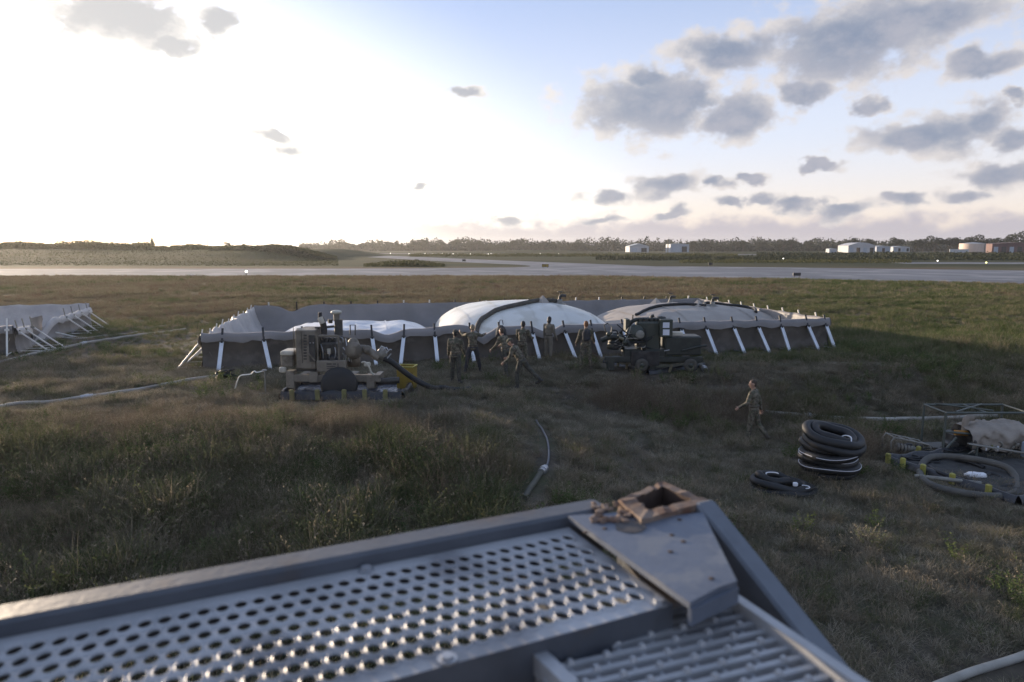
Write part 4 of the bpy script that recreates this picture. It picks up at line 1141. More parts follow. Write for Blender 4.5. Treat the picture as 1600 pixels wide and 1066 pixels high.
# --- caged pump and small gear at the right
def right_gear():
    a, b, c, d = ground_hit(1386, 722), ground_hit(1590, 788), ground_hit(1760, 752), ground_hit(1560, 700)
    drip_tray('black spill tray with bright yellow pads under the caged pump', [q[:2] for q in (a, b, c, d)], min(q.z for q in (a, b, c, d)) + .02, 0.20,
              [(0, t, random.uniform(-.1, .1)) for t in (.04, .17, .34, .57, .83)] + [(3, .35, .1), (3, .7, -.1)], M['yellow_pale'], M['tray_dark'], (0.12, 0.09, 0.27), 8.0)
    # small framed transfer pump
    g = ground_hit(1424, 716); Y = g.y + .1; z = gz(g.x, g.y) + .12
    root = empty('transfer_pump', (g.x, Y + .2, z - .08)); tag(root, 'small motor pump inside a grey tubular carrying frame', 'pump')
    X0, X1 = at_depth(1393, 700, Y).x, at_depth(1455, 700, Y).x
    H = .42; yy = (Y, Y + .42)
    for y in yy:
        sk = [Vector((X0, y, z)), Vector((X0 - .02, y, z + H * .7)), Vector((X0 + .06, y, z + H)), Vector((X1 - .08, y, z + H * .92)), Vector((X1, y, z + H * .7)), Vector((X1, y, z + .02)), Vector((X1 - .1, y, z - .03)), Vector((X0 + .1, y, z - .03))]
        sk = [Vector((p.x, p.y, p.z - .18 * (p.x - X0))) for p in sk]
        MB().tube(sk, .022, 8, closed=True).build('frame_loop', M['frame_grey'], root)
    for i, x in enumerate(np.linspace(X0 + .08, X1 - .1, 4)):
        MB().tube([Vector((x, yy[0], z + H * (.99 - .03 * i) - .18 * (x - X0))), Vector((x, yy[1], z + H * (.99 - .03 * i) - .18 * (x - X0)))], .016, 6).build('cross_bar', M['frame_grey'], root)
    mc = Vector(((X0 + X1) / 2, Y + .2, z + .14 - .1))
    mo = MB().cyl(mc + Vector((-.28, 0, .06)), mc + Vector((.16, -.02, -.02)), .11, seg=16).build('motor', M['frame_grey'], root)
    for k in range(4): MB().cyl(mc + Vector((-.24 + .09 * k, 0, .052 - .016 * k)), mc + Vector((-.21 + .09 * k, 0, .047 - .016 * k)), .122, seg=16).build('cooling_fin', M['engine_dark'], mo)
    MB().cyl(mc + Vector((.16, -.02, -.02)), mc + Vector((.22, -.03, -.03)), .075, seg=14).build('pump_head', M['steel'], mo)
    MB().rbox(mc + Vector((.33, 0, .0)), (.12, .2, .26), .03).build('gear_case', M['engine_dark'], root)
    MB().rbox(mc + Vector((.06, .02, .12)), (.16, .13, .06), .02).build('terminal_box', M['black_metal'], mo)
    # caged pump set
    g = ground_hit(1490, 722); Y = g.y + .15; z = gz(g.x, g.y) + .06
    root = empty('caged_pump', (at_depth(1560, 700, Y).x, Y + .6, z - .03)); tag(root, 'pump set in a dark green pipe cage, half covered by a tan tarp', 'pump')
    X0 = at_depth(1489, 660, Y).x; X1 = X0 + 2.15; H0 = at_depth(1489, 668, Y).z; H1 = at_depth(1493, 640, Y + .35).z
    y0, y1 = Y, Y + 1.25
    def rod(name, pts, r=.03, mat='cage_green'): return MB().tube(pts, r, 8).build(name, M[mat], root)
    zt = z + 1.12
    for (x, y) in ((X0, y0 + .3), (X1, y0 + .3), (X0, y1), (X1, y1)): rod('cage_post', [Vector((x, y, z)), Vector((x, y, zt))])
    for y in (y0 + .3, y1): rod('cage_rail', [Vector((X0 - .02, y, zt)), Vector((X1, y, zt))])
    for x in (X0, (X0 + X1) / 2, X1): rod('cage_rail', [Vector((x, y0 + .28, zt + .002)), Vector((x, y1, zt + .002))], .026)
    rod('cage_brace', [Vector((X0 + .25, y0 + .3, zt + .03)), Vector((X0 + 1.5, y1 - .1, zt + .04))], .024)
    rod('cage_brace', [Vector((X0 + .3, y1, zt + .03)), Vector((X0 + 1.3, y0 + .4, zt + .04))], .02)
    rod('cage_rail', [Vector((X0, y0 + .29, z + .62)), Vector((X0 + .75, y0 + .29, z + .55))]); rod('cage_brace', [Vector((X0 + .02, y0 + .3, z + .08)), Vector((X0 + .36, y0 + .34, z + .45))])
    for y in (y0 - .12, y0 - .04): rod('side_rail', [Vector((X0 + .40, y, z + .40)), Vector((X1 + .1, y - .12, z + .12))], .018, 'frame_grey')
    rod('cage_post', [Vector((X0 + .62, y0 - .1, z)), Vector((X0 + .62, y0 - .1, z + .36))], .022)
    MB().rbox(Vector((X0 + 1.0, y0 + .6, z + .05)), (2.1, 1.1, .1), .02).build('skid', M['green_dark'], root)
    eng = MB(); eng.rbox(Vector((X0 + 1.30, y0 + .55, z + .36)), (1.15, .7, .5), .05); eng.rbox(Vector((X0 + .62, y0 + .75, z + .3)), (.45, .5, .4), .05); eng.rbox(Vector((X0 + .35, y0 + .55, z + .2)), (.3, .35, .2), .05); eng.rbox(Vector((X0 + 1.0, y0 + .45, z + .25)), (.25, .4, .3), .04); eng.cyl(Vector((X0 + .75, y0 + .35, z + .22)), Vector((X0 + 1.0, y0 + .35, z + .22)), .12, seg=14)
    e = eng.build('engine_block', M['engine_dark'], root)
    MB().rbox(Vector((X0 + 1.08, y0 + .12, z + .24)), (.34, .12, .16), .03).build('filter_bowl', M['frame_grey'], e)
    for i in range(3): MB().rbox(Vector((X0 + .96 + .15 * i, y0 + .05, z + .24 + .03 * (i % 2))), (.05, .04, .13), .015).build('bracket', M['white_plastic'] if i != 1 else M['olive_pad'], e)
    for i in range(6):
        q = Vector((X0 + .6 + .14 * i, y0 + .1, z + .12 + .05 * (i % 3))); MB().tube(spline([q, q + Vector((.08, -.05, .1)), q + Vector((.17, .05, .02))], 5), .016, 6).build('hose_run', M['rubber'] if i % 2 else M['frame_grey'], e)
    cyl = MB().cyl(Vector((X0 + .36, y0 + .42, z + .56)), Vector((X0 + .68, y0 + .42, z + .54)), .07, seg=14).build('gas_bottle', M['orange'], root)
    MB().tube(spline([Vector((X0 + .72, y0 + .55, z + .5)), Vector((X0 + .7, y0 + .55, z + .80)), Vector((X0 + .76, y0 + .55, z + .92)), Vector((X0 + .88, y0 + .55, z + .93))], 5), .085, 12).build('inlet_elbow', M['tarp'], root)
    for i in range(16):      # dense pipework below the tarp
        q = Vector((X0 + .5 + random.uniform(0, 1.4), y0 + random.uniform(-.05, .3), z + random.uniform(.08, .4))); w_ = q + Vector((random.uniform(-.25, .3), random.uniform(-.1, .1), random.uniform(-.15, .2)))
        MB().tube(spline([q, (q + w_) / 2 + Vector((0, -.05, .05)), w_], 4), random.uniform(.015, .045), 7).build('pipe_run', M[random.choice(['engine_dark', 'green_dark', 'frame_grey', 'engine_dark'])], e)
    for i in range(5): MB().rbox(Vector((X0 + .7 + .27 * i, y0 + .16, z + random.uniform(.12, .3))), (.16, .14, random.uniform(.12, .26)), .02).build('housing', M['engine_dark' if i % 2 else 'green_dark'], e)
    # tarp over the engine
    rows = []
    for j in range(25):
        v = j / 24
        row = []
        for i in range(41):
            u = i / 40
            prof = [(.02, .40), (.0, .55), (.03, .72), (.22, .84), (.5, .88), (.8, .86), (1.0, .76), (1.04, .55)]
            k = v * (len(prof) - 1); i0 = min(int(k), len(prof) - 2); fr = k - i0
            yy_ = prof[i0][0] + (prof[i0 + 1][0] - prof[i0][0]) * fr; zz = prof[i0][1] + (prof[i0 + 1][1] - prof[i0][1]) * fr
            sl = .06 * math.sin(u * 9) + .05 * math.sin(u * 4 + 1)
            nn = 1.6 * (.5 - abs(fold_noise(u * 5, v * 4, 3.3)) * 2.2) + .7 * fold_noise(u * 13, v * 9, 5.3)
            row.append(Vector((X0 + .60 + 1.5 * u + .03 * nn, y0 + .05 + .9 * yy_ + .06 * nn, z - .13 + zz * (.92 + .16 * min(1, u * 2.5)) + .05 * nn + sl * .4 - (.10 if v < .05 else 0))))
        rows.append(row)
    MB().grid(rows).build('tarp_cover', M['tarp'], root)
    MB().rbox(Vector((X1 - .2, y0 - .1, z + .22)), (.3, .2, .5), .04).build('tank', M['wall_blue'], root)
    # loose leads and fittings lying in the tray
    for (px, py, lab, nm) in ((1470, 712, 'tangled black lead lying behind the ring of grey hose', 'power_lead'), (1440, 728, 'short black lead coiled beside the small framed pump', 'power_lead')):
        q = ground_hit(px, py); m = MB()
        for i in range(6):
            c = q + Vector((random.uniform(-.3, .3), random.uniform(-.15, .15), .10 + .02 * i)); r = random.uniform(.1, .22); tx = random.uniform(-.4, .4)
            m.tube([c + Vector((r * 1.5 * math.cos(t), r * math.sin(t), .4 * r * tx * math.cos(t))) for t in np.linspace(0, 2 * math.pi, 17)[:-1]], .022, 6, closed=True)
        tag(m.build(nm, M['rubber'], loc=q), lab, 'cable')
    for (ax, ay, rx, ry, lab) in ((1500, 742, 48, 13, 'black hose lying in a loop inside the ring of grey hose'), (1545, 760, 34, 10, 'short black hose loop at the far end inside the grey ring')):
        P_ = []
        for t in np.linspace(.3, 5.6, 22):
            g_ = ground_hit(ax + rx * math.cos(t), ay + ry * math.sin(t) + 5 * math.cos(t)); P_.append(Vector((g_.x, g_.y, gz(g_.x, g_.y) + .13 + .03 * math.sin(3 * t))))
        tag(MB().tube(P_, .05, 8).build('black_hose', M['rubber'], loc=P_[0]), lab, 'hose')
    q = ground_hit(1480, 760); m = MB(); m.tube([q + Vector((-.55, .35, .12)), q + Vector((.0, .12, .13)), q + Vector((.7, -.1, .1))], .05, 8); tag(m.build('pipe_section', M['frame_grey'], loc=q), 'straight grey pipe lying inside the ring of grey hose', 'pipe')
    # ring of suction hose in front of the tray
    c0, c1 = ground_hit(1430, 742), ground_hit(1592, 765)
    cen = (ground_hit(1500, 770) + ground_hit(1520, 728)) / 2
    P = []
    for t in np.linspace(0, 2 * math.pi, 49)[:-1]:
        ca, sa = math.cos(t), math.sin(t); ca = math.copysign(abs(ca) ** .8, ca); sa = math.copysign(abs(sa) ** .8, sa)
        x = 1510 + 76 * ca + 3; y = 748 + 23 * sa + 11 * ca
        q = ground_hit(x, y + 6); zz = gz(q.x, q.y) + .075 + (.16 if sa < -.2 else 0.0) * min(1, (-sa - .2) * 2)
        P.append(Vector((q.x, q.y, zz)))
    o = MB().tube(P, .080, 12, closed=True).build('suction_hose', M['hose_grey'], loc=P[0]); tag(o, 'thick dusty grey hose laid in a ring around yellow pads', 'hose')
    # white plastic bottle
    q = ground_hit(1528, 757); zb = gz(q.x, q.y) + .22
    root = empty('plastic_bottle', (q.x, q.y, zb - .08)); tag(root, 'crushed white plastic bottle lying on the grey hose ring', 'bottle')
    d = Vector((1, .1, -.12)).normalized(); s = Vector((q.x - .24, q.y + .05, zb))
    MB().lathe(s, [(0, 0), (.05, 0), (.075, .05), (.085, .16), (.078, .3), (.085, .42), (.07, .46), (0, .47)], d, 12).build('bottle_body', M['white_plastic'], root)
    MB().cyl(s - d * .06, s, .03, seg=10).build('cap', M['white_plastic'], root)
right_gear()

# ------------------------------------------------------------------ people
def capsule(mb, p0, p1, r0, r1, seg=12):
    p0 = Vector(p0); p1 = Vector(p1); d = p1 - p0
    if d.length < 1e-5: d = Vector((0, 0, 1e-4)); p1 = p0 + d
    L = d.length; d = d.normalized()
    prof = [(0.0, -r0)] + [(r0 * math.cos(a), r0 * math.sin(a)) for a in (-1.05, -.5)] + [(r0, 0), (r1, L)] + [(r1 * math.cos(a), L + r1 * math.sin(a)) for a in (.5, 1.05)] + [(0.0, L + r1)]
    a = d.orthogonal().normalized(); b = d.cross(a)
    rings = []; vs = [p0 + d * prof[0][1]]
    for r, h in prof[1:-1]:
        vs += [p0 + d * h + a * (r * math.cos(2 * math.pi * i / seg)) + b * (r * math.sin(2 * math.pi * i / seg)) for i in range(seg)]
    vs.append(p0 + d * prof[-1][1]); n = len(prof) - 2; T = len(vs) - 1
    fs = [(0, 1 + (i + 1) % seg, 1 + i) for i in range(seg)]
    for k in range(n - 1):
        fs += [(1 + k * seg + i, 1 + k * seg + (i + 1) % seg, 1 + (k + 1) * seg + (i + 1) % seg, 1 + (k + 1) * seg + i) for i in range(seg)]
    fs += [(T, 1 + (n - 1) * seg + i, 1 + (n - 1) * seg + (i + 1) % seg) for i in range(seg)]
    mb.add(vs, fs, True)

def fuse(mb, name, mat, parent, voxel, smooth=4, dec=0.5):
    """one continuous surface from overlapping volumes"""
    me = bpy.data.meshes.new(name); me.from_pydata(mb.v, [], mb.f); me.update()
    tmp = bpy.data.objects.new(name + '_tmp', me); COL.objects.link(tmp)
    r = tmp.modifiers.new('r', 'REMESH'); r.mode = 'VOXEL'; r.voxel_size = voxel; r.use_smooth_shade = True
    s = tmp.modifiers.new('s', 'SMOOTH'); s.iterations = smooth; s.factor = .5
    if dec < 1: d = tmp.modifiers.new('d', 'DECIMATE'); d.ratio = dec
    dg = bpy.context.evaluated_depsgraph_get(); dg.update()
    new = bpy.data.meshes.new_from_object(tmp.evaluated_get(dg)); new.name = name
    new.polygons.foreach_set('use_smooth', np.ones(len(new.polygons), bool))
    new.materials.clear(); new.materials.append(mat)
    bpy.data.objects.remove(tmp); bpy.data.meshes.remove(me)
    o = bpy.data.objects.new(name, new); COL.objects.link(o); o.parent = parent
    return o

def person(label, px, py, yaw, pose, height=1.76, skin='skin', top='camo', legs=None, boots='boot', hair='hair_brown', hat=None, vest=None, group=None):
    g = ground_hit(px, py); k = height / 1.76
    D = math.radians
    Lr = {'L': 1, 'R': -1}
    lean = D(pose.get('lean', 4)); side = D(pose.get('side', 0))
    up = Vector((math.sin(lean), math.sin(side), math.cos(lean))).normalized()
    pel = Vector((0, 0, 0))
    joints = {}
    for s, sg in Lr.items():
        hf, kf, ab = [D(a) for a in pose.get('leg' + s, (3, 4, 4))]
        hip = pel + Vector((0, .09 * sg, -.03))
        kd = Vector((math.sin(hf), math.sin(ab) * sg, -math.cos(hf))).normalized(); knee = hip + kd * .43
        sd = Vector((math.sin(hf - kf), math.sin(ab) * sg * .8, -math.cos(hf - kf))).normalized(); ankle = knee + sd * .41
        fa = hf - kf; fa = min(max(fa, -1.1), .35)
        pitch = -.0 if fa > -.35 else (-(abs(fa) - .35) * .9)
        toe = ankle + Vector((math.cos(pitch) * .17, .03 * sg, math.sin(pitch) * .17 - .055)); heel = ankle + Vector((-.055, 0, -.055 + (.02 if pitch < 0 else 0)))
        joints[s] = (hip, knee, ankle, toe, heel)
    low = min(min(j[3].z, j[4].z) for j in joints.values()) - .035
    shift = Vector((0, 0, -low))
    chest = pel + up * .30; neck = pel + up * .50; right = Vector((0, -1, 0))
    fwd = Vector((math.cos(lean), 0, -math.sin(lean)))
    hy = D(pose.get('head_yaw', 0)); hp = D(pose.get('head_pitch', 0)) + lean * .5
    hf_ = Vector((math.cos(hy) * math.cos(hp), math.sin(hy) * math.cos(hp), -math.sin(hp)))
    hu = (Vector((0, 0, 1)) - hf_ * hf_.z).normalized(); hs = hu.cross(hf_)
    head = neck + up * .05 + hu * .125 + hf_ * .02
    arms = {}
    for s, sg in Lr.items():
        fl, ab, ef, inn = [D(a) for a in pose.get('arm' + s, (5, 10, 15, 0))]
        sh = neck - up * .055 + Vector((0, .185 * sg, 0))
        ud = Vector((math.sin(fl), math.sin(ab) * sg, -math.cos(fl) * math.cos(ab))).normalized(); el = sh + ud * .29
        fd = Vector((math.sin(fl + ef), (math.sin(ab) - math.sin(inn)) * sg, -math.cos(fl + ef) * math.cos(ab))).normalized(); wr = el + fd * .25
        arms[s] = (sh, el, wr, fd)
    root = empty('person', g, D(yaw)); root.scale = (k, k, k)
    tag(root, label, 'person', group)
    T = lambda p: p + shift
    # ---- continuous body
    b = MB()
    capsule(b, T(pel), T(chest), .085, .09); capsule(b, T(chest), T(neck - up * .05), .09, .07)
    capsule(b, T(neck - up * .03), T(head - hu * .03), .055, .058)
    R = Matrix((hf_, hs, hu)).transposed()
    b.ball(T(head + hu * .015), (.096, .076, .112), 20, 14, R); b.ball(T(head + hf_ * .025 - hu * .06), (.062, .055, .065), 14, 10, R)
    capsule(b, T(head + hf_ * .088 + hu * .012), T(head + hf_ * .108 - hu * .022), .010, .015, 8)
    capsule(b, T(head + hf_ * .082 + hu * .032 + hs * .03), T(head + hf_ * .082 + hu * .032 - hs * .03), .014, .014, 8)
    capsule(b, T(head + hf_ * .085 - hu * .055 + hs * .018), T(head + hf_ * .085 - hu * .055 - hs * .018), .011, .011, 8)
    for sg in (1, -1): b.ball(T(head - hf_ * .005 + hs * .08 * sg), (.022, .012, .034), 8, 6, R)
    for s in 'LR':
        sg = Lr[s]
        hip, knee, ankle, toe, heel = joints[s]
        capsule(b, T(hip), T(knee), .068, .046); capsule(b, T(knee), T(ankle), .046, .034); capsule(b, T(heel), T(toe), .03, .028)
        sh, el, wr, fd = arms[s]
        capsule(b, T(sh), T(el), .045, .036); capsule(b, T(el), T(wr), .038, .026)
        # hand: palm, four fingers, thumb
        pn = Vector((0, sg, 0)); pn = (pn - fd * pn.dot(fd)).normalized(); ac = fd.cross(pn).normalized()
        palm = wr + fd * .045
        for q in (-.024, -.008, .008, .024): capsule(b, T(wr + fd * .015 + ac * q * .7), T(wr + fd * .085 + ac * q), .013, .012, 8)
        for q, ln in ((-.030, .052), (-.010, .068), (.011, .072), (.031, .064)):
            k0 = wr + fd * .088 + ac * q * 1.1; k1 = k0 + (fd * .85 - pn * .5) * ln * .55; k2 = k1 + (fd * .55 - pn * .85) * ln * .5
            capsule(b, T(k0), T(k1), .0095, .009, 8); capsule(b, T(k1), T(k2), .009, .0075, 8)
        t0 = wr + fd * .025 + ac * .025; t1 = t0 + (fd * .5 + ac * .8 - pn * .2) * .045; t2 = t1 + (fd * .85 + ac * .2 - pn * .4) * .038
        capsule(b, T(t0), T(t1), .0125, .011, 8); capsule(b, T(t1), T(t2), .011, .009, 8)
    body = fuse(b, 'body', M[skin], root, .011, 3, .4)
    # ---- clothes
    c = MB()
    c.ball(T(pel + up * .03), (.125, .165, .13), 16, 10); c.ball(T(pel + up * .20), (.12, .155, .16), 16, 10); c.ball(T(pel + up * .36), (.13, .185, .15), 16, 10)
    capsule(c, T(neck - up * .06 + Vector((0, .1, 0))), T(neck - up * .06 - Vector((0, .1, 0))), .078, .078); capsule(c, T(neck - up * .05), T(neck + up * .015), .075, .066)
    c.ball(T(pel - up * .04), (.13, .172, .07), 16, 8)
    for s in 'LR':
        sh, el, wr, fd = arms[s]
        capsule(c, T(sh), T(el), .072, .056); capsule(c, T(el), T(wr - fd * .01), .057, .043); c.ball(T(el), .062, 10, 8)
        capsule(c, T(wr - fd * .045), T(wr - fd * .015), .047, .045)
    jacket = fuse(c, 'jacket', M[top], root, .016, 3, .5)
    p = MB()
    p.ball(T(pel - up * .02), (.128, .165, .12), 16, 10)
    for s in 'LR':
        hip, knee, ankle, toe, heel = joints[s]
        capsule(p, T(hip), T(knee), .098, .074); capsule(p, T(knee), T(ankle + (knee - ankle) * .28), .076, .066)
        m = (hip + knee) / 2 + Vector((0, .06 * Lr[s], -.03)); p.ball(T(m), (.07, .045, .095), 10, 8)
        p.ball(T(ankle + (knee - ankle) * .34), .072, 10, 8)
    fuse(p, 'trousers', M[legs or top], root, .016, 3, .5)
    for s in 'LR':
        hip, knee, ankle, toe, heel = joints[s]
        q = MB(); capsule(q, T(ankle + (knee - ankle) * .36), T(ankle), .058, .052); capsule(q, T(heel + Vector((0, 0, .02))), T(toe + Vector((0, 0, .012))), .048, .044); capsule(q, T(ankle), T((toe + heel) / 2 + Vector((0, 0, .03))), .052, .046)
        fuse(q, 'boot', M[boots], root, .012, 2, .5)
    h = MB()
    if hat:
        h.ball(T(head + hu * .06), (.108, .088, .075), 18, 10, R); capsule(h, T(head + hu * .04 + hf_ * .09 + hs * .04), T(head + hu * .04 + hf_ * .09 - hs * .04), .022, .022, 8); capsule(h, T(head + hu * .038 + hf_ * .13 + hs * .02), T(head + hu * .038 + hf_ * .13 - hs * .02), .012, .012, 8)
        fuse(h, 'cap', M[hat], root, .009, 2, .6)
    h = MB()
    h.ball(T(head + hu * .045 - hf_ * .014), (.094, .079, .092), 18, 12, R); h.ball(T(head - hf_ * .04 - hu * .01), (.062, .072, .075), 14, 10, R)
    if pose.get('hood'): h.ball(T(head - hf_ * .03 - hu * .06), (.085, .085, .09), 14, 10, R)
    fuse(h, 'hair', M[hair], root, .010, 2, .6)
    for sg in (1, -1): MB().ball(T(head + hf_ * .089 + hu * .012 + hs * .031 * sg), .0085, 8, 6).build('eye', M['black_metal'], root, world=False)
    MB().rbox(T(head + hf_ * .0965 - hu * .055), (.006, .042, .007), .002, R).build('mouth', M['wall_red'], root, world=False)
    if vest:
        w = MB(); w.ball(T(pel + up * .31 - fwd * .05), (.135, .165, .20), 16, 12); w.ball(T(pel + up * .34 - fwd * .15), (.085, .145, .19), 14, 10); w.ball(T(pel + up * .20 - fwd * .14), (.09, .14, .12), 12, 8)
        for sg in (1, -1): capsule(w, T(neck - up * .03 + Vector((-.05, .1 * sg, 0))), T(chest + fwd * .1 + Vector((0, .1 * sg, 0))), .035, .035, 8)
        fuse(w, 'pack_vest', M[vest], root, .014, 2, .5)
    belt = MB(); belt.lathe(T(pel + up * .065), [(.0, -.02), (.15, -.02), (.155, 0), (.15, .022), (0, .022)], up, 18)
    for v in range(len(belt.v)):
        q = Vector(belt.v[v]) - T(pel + up * .065); belt.v[v] = tuple(T(pel + up * .065) + Vector((q.x * .9, q.y * 1.12, q.z)))
    belt.build('belt', M['boot'], root, world=False)
    return root

person('person in dark camouflage standing with back turned, right of the yellow bin', 712, 600, 75, dict(lean=3, armL=(8, 12, 20, 0), armR=(15, 8, 30, 10), legL=(4, 4, 3), legR=(-2, 4, 4), head_yaw=15), 1.80, top='camo', legs='camo_dark', boots='boot_dark', hair='hair_black', hat='camo_dark', skin='skin_dark')
person('pale-haired person with both arms raised to the berm wall, legs apart', 739, 583, 95, dict(lean=5, armL=(75, 30, 45, 0), armR=(70, 35, 30, 0), legL=(2, 3, 14), legR=(8, 5, 14), head_yaw=-5), 1.76, top='camo', legs='dark_cloth', boots='boot_dark', hair='hair_blond')
person('person leaning towards the berm wall, partly hidden by the lunging one', 790, 588, 140, dict(lean=16, armL=(22, 10, 25, 0), armR=(30, 10, 40, 0), legL=(-12, 6, 8), legR=(14, 12, 6)), 1.74, top='camo', legs='camo_dark', boots='boot_dark', hair='hair_brown')
person('dark-haired person standing upright behind the lunging one', 816, 577, 70, dict(lean=8, armL=(25, 15, 40, 10), armR=(30, 12, 50, 10), legL=(2, 3, 4), legR=(5, 5, 5)), 1.78, top='camo', legs='camo', boots='boot', hair='hair_black', skin='skin_dark')
person('person lunging forward with one leg stretched far back, hauling a line', 815, 608, 158, dict(lean=34, head_pitch=10, armL=(12, 8, 38, 5), armR=(20, 10, 50, 5), legL=(16, 22, 5), legR=(-40, 8, 6)), 1.80, top='camo', legs='camo_dark', boots='boot_dark', hair='hair_brown', hat='camo')
person('person in plain tan jacket with dark hood standing by the berm wall', 857, 563, 55, dict(lean=2, hood=True, armL=(5, 8, 12, 0), armR=(8, 8, 18, 0), legL=(3, 4, 3), legR=(-3, 3, 4), head_pitch=8), 1.74, top='tan_cloth', legs='tan_cloth', boots='boot', hair='hair_black', skin='skin_dark')
person('red-haired person seen from behind wearing a black pack vest', 915, 578, 88, dict(lean=3, armL=(10, 16, 25, 0), armR=(15, 15, 40, 0), legL=(2, 3, 6), legR=(0, 3, 7), head_yaw=6), 1.80, top='camo', legs='camo', boots='boot', hair='hair_red', vest='dark_cloth')
person('bareheaded person in camouflage walking alone through the grass, arms swinging', 1176, 691, 140, dict(lean=4, armL=(8, 30, 42, 18), armR=(-16, 14, 12, 0), legL=(8, 6, 4), legR=(-12, 26, 4), head_yaw=28), 1.80, top='camo', legs='camo', boots='boot', hair='hair_brown')

# ------------------------------------------------------------------ metal platform under the camera
def build_platform():
    zp = CAM_Z - 0.62
    O = at_height(890, 825, zp)                     # far right corner of the perforated plank
    e1 = (at_height(0, 1000, zp) - O); e1.normalize()
    e2 = Vector((-e1.y, e1.x, 0));
    if e2.y > 0: e2 = -e2
    root = empty('steel_platform', (O.x, O.y, gz(O.x, O.y)))
    tag(root, 'galvanised perforated steel platform with a rusty open post socket at its corner', 'platform')
    def W(s, t, z=0.0): return O + e1 * s + e2 * t + Vector((0, 0, z))
    S, T = 1.75, .365
    # perforated plank: every hole has a raised rim
    pitch, row = .0298, .0385; ns, nt_ = int((S - .03) / pitch), int((T - .05) / row)
    m = MB(); seg = 12
    s0, t0 = .018, .030
    OV = 1.0
    for j in range(nt_):
        for i in range(ns):
            cs = s0 + pitch * (i + .5 + (.5 if j % 2 else 0)); ct = t0 + row * (j + .5)
            per = []
            for k in range(seg):
                a = 2 * math.pi * (k + .5) / seg; dx, dy = math.cos(a), math.sin(a)
                q = min(pitch / 2 / abs(dx) if abs(dx) > 1e-6 else 9, row / 2 / abs(dy) if abs(dy) > 1e-6 else 9)
                per.append((cs + dx * q, ct + dy * q))
            # corners of the cell kept exact
            for (sx, sy) in ((1, 1), (-1, 1), (-1, -1), (1, -1)):
                kk = min(range(seg), key=lambda k: (per[k][0] - cs - sx * pitch / 2) ** 2 + (per[k][1] - ct - sy * row / 2) ** 2)
                per[kk] = (cs + sx * pitch / 2, ct + sy * row / 2)
            vs = [W(*p) for p in per]
            for rr, ry, z in ((.0147, .0191, 0.0), (.0124, .0170, .0042), (.0117, .0163, .0044), (.0114, .0160, -.0015)):
                vs += [W(cs + rr * math.cos(2 * math.pi * (k + .5) / seg), ct + ry * math.sin(2 * math.pi * (k + .5) / seg), z) for k in range(seg)]
            fs = []
            for q in range(4):
                fs += [(q * seg + k, q * seg + (k + 1) % seg, (q + 1) * seg + (k + 1) % seg, (q + 1) * seg + k) for k in range(seg)]
            m.add(vs, fs, True)
    # solid margins and turned-down sides
    tE = t0 + row * nt_; sE = s0 + pitch * ns
    for a, b_, c, d in ((0, sE + .03, -.004, t0), (0, sE + .03, tE, T), (0, s0, t0, tE), (sE, sE + .03, t0, tE)):
        m.add([W(a, c), W(b_, c), W(b_, d), W(a, d)], [(0, 1, 2, 3)])
    for j in range(nt_):   # half-cell strips at the staggered ends
        a, b_ = t0 + row * j, t0 + row * (j + 1)
        if j % 2: m.add([W(s0, a), W(s0 + pitch / 2, a), W(s0 + pitch / 2, b_), W(s0, b_)], [(0, 1, 2, 3)])
    sd_ = MB(); sd_.add([W(0, T), W(sE + .03, T), W(sE + .03, T, -.075), W(0, T, -.075)], [(0, 1, 2, 3)]); sd_.build('plank_side', M['shaded_paint'], root)  # same steel as the plank, its shade painted in by a darker material
    m.add([W(0, T, -.075), W(sE + .03, T, -.075), W(sE + .03, T - .03, -.075), W(0, T - .03, -.075)], [(0, 1, 2, 3)])
    m.add([W(0, -.004), W(0, T), W(0, T, -.06), W(0, -.004, -.06)], [(0, 1, 2, 3)])
    m.build('perforated_plank', M['galvanised'], root)
    for (s, t) in ((.02, T - .013), (.46, -.0 + .012), (.92, T - .014), (.415, T - .012)):
        b_ = MB(); c = W(s, t, .001); b_.cyl(c, c + Vector((0, 0, .008)), .0105, seg=6, smooth=False); b_.cyl(c - Vector((0, 0, .001)), c + Vector((0, 0, .0025)), .016, seg=14); b_.build('bolt', M['steel'], root)
    # far edge tube
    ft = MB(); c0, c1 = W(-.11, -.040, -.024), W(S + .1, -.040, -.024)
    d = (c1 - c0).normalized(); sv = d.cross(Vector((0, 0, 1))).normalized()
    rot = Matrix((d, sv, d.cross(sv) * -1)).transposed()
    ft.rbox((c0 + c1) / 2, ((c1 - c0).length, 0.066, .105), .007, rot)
    eo = ft.build('edge_tube', M['shaded_paint'], root); eo.data.materials.append(M['dusty_steel'])      # dusty top; the sides' shade is put into their darker colour
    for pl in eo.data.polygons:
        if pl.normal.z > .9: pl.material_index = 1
    # corner post socket, open at the top and rusty
    zs = CAM_Z - .578
    ring = [at_height(*p, zs) for p in ((966, 781), (1036, 752), (1109, 783), (1003, 812))]
    hole = [at_height(*p, zs) for p in ((992, 778), (1036, 760), (1081, 781), (1012, 797))]
    ps = MB(); dn = Vector((0, 0, -.045))
    n = 4
    def ringsub(R, k=9): return [R[i].lerp(R[(i + 1) % 4], j / k) for i in range(4) for j in range(k)]
    A, H_ = ringsub(ring), ringsub(hole); N = len(A)
    jit = [Vector((0, 0, .006 * fold_noise(i * .9, 2, 7))) for i in range(N)]
    A = [a + Vector((.004 * fold_noise(i * .8, 1, 3), .004 * fold_noise(i * .8, 5, 9), 0)) for i, a in enumerate(A)]; H_ = [a + Vector((.003 * fold_noise(i * .9, 11, 3), .003 * fold_noise(i * .9, 15, 9), 0)) for i, a in enumerate(H_)]
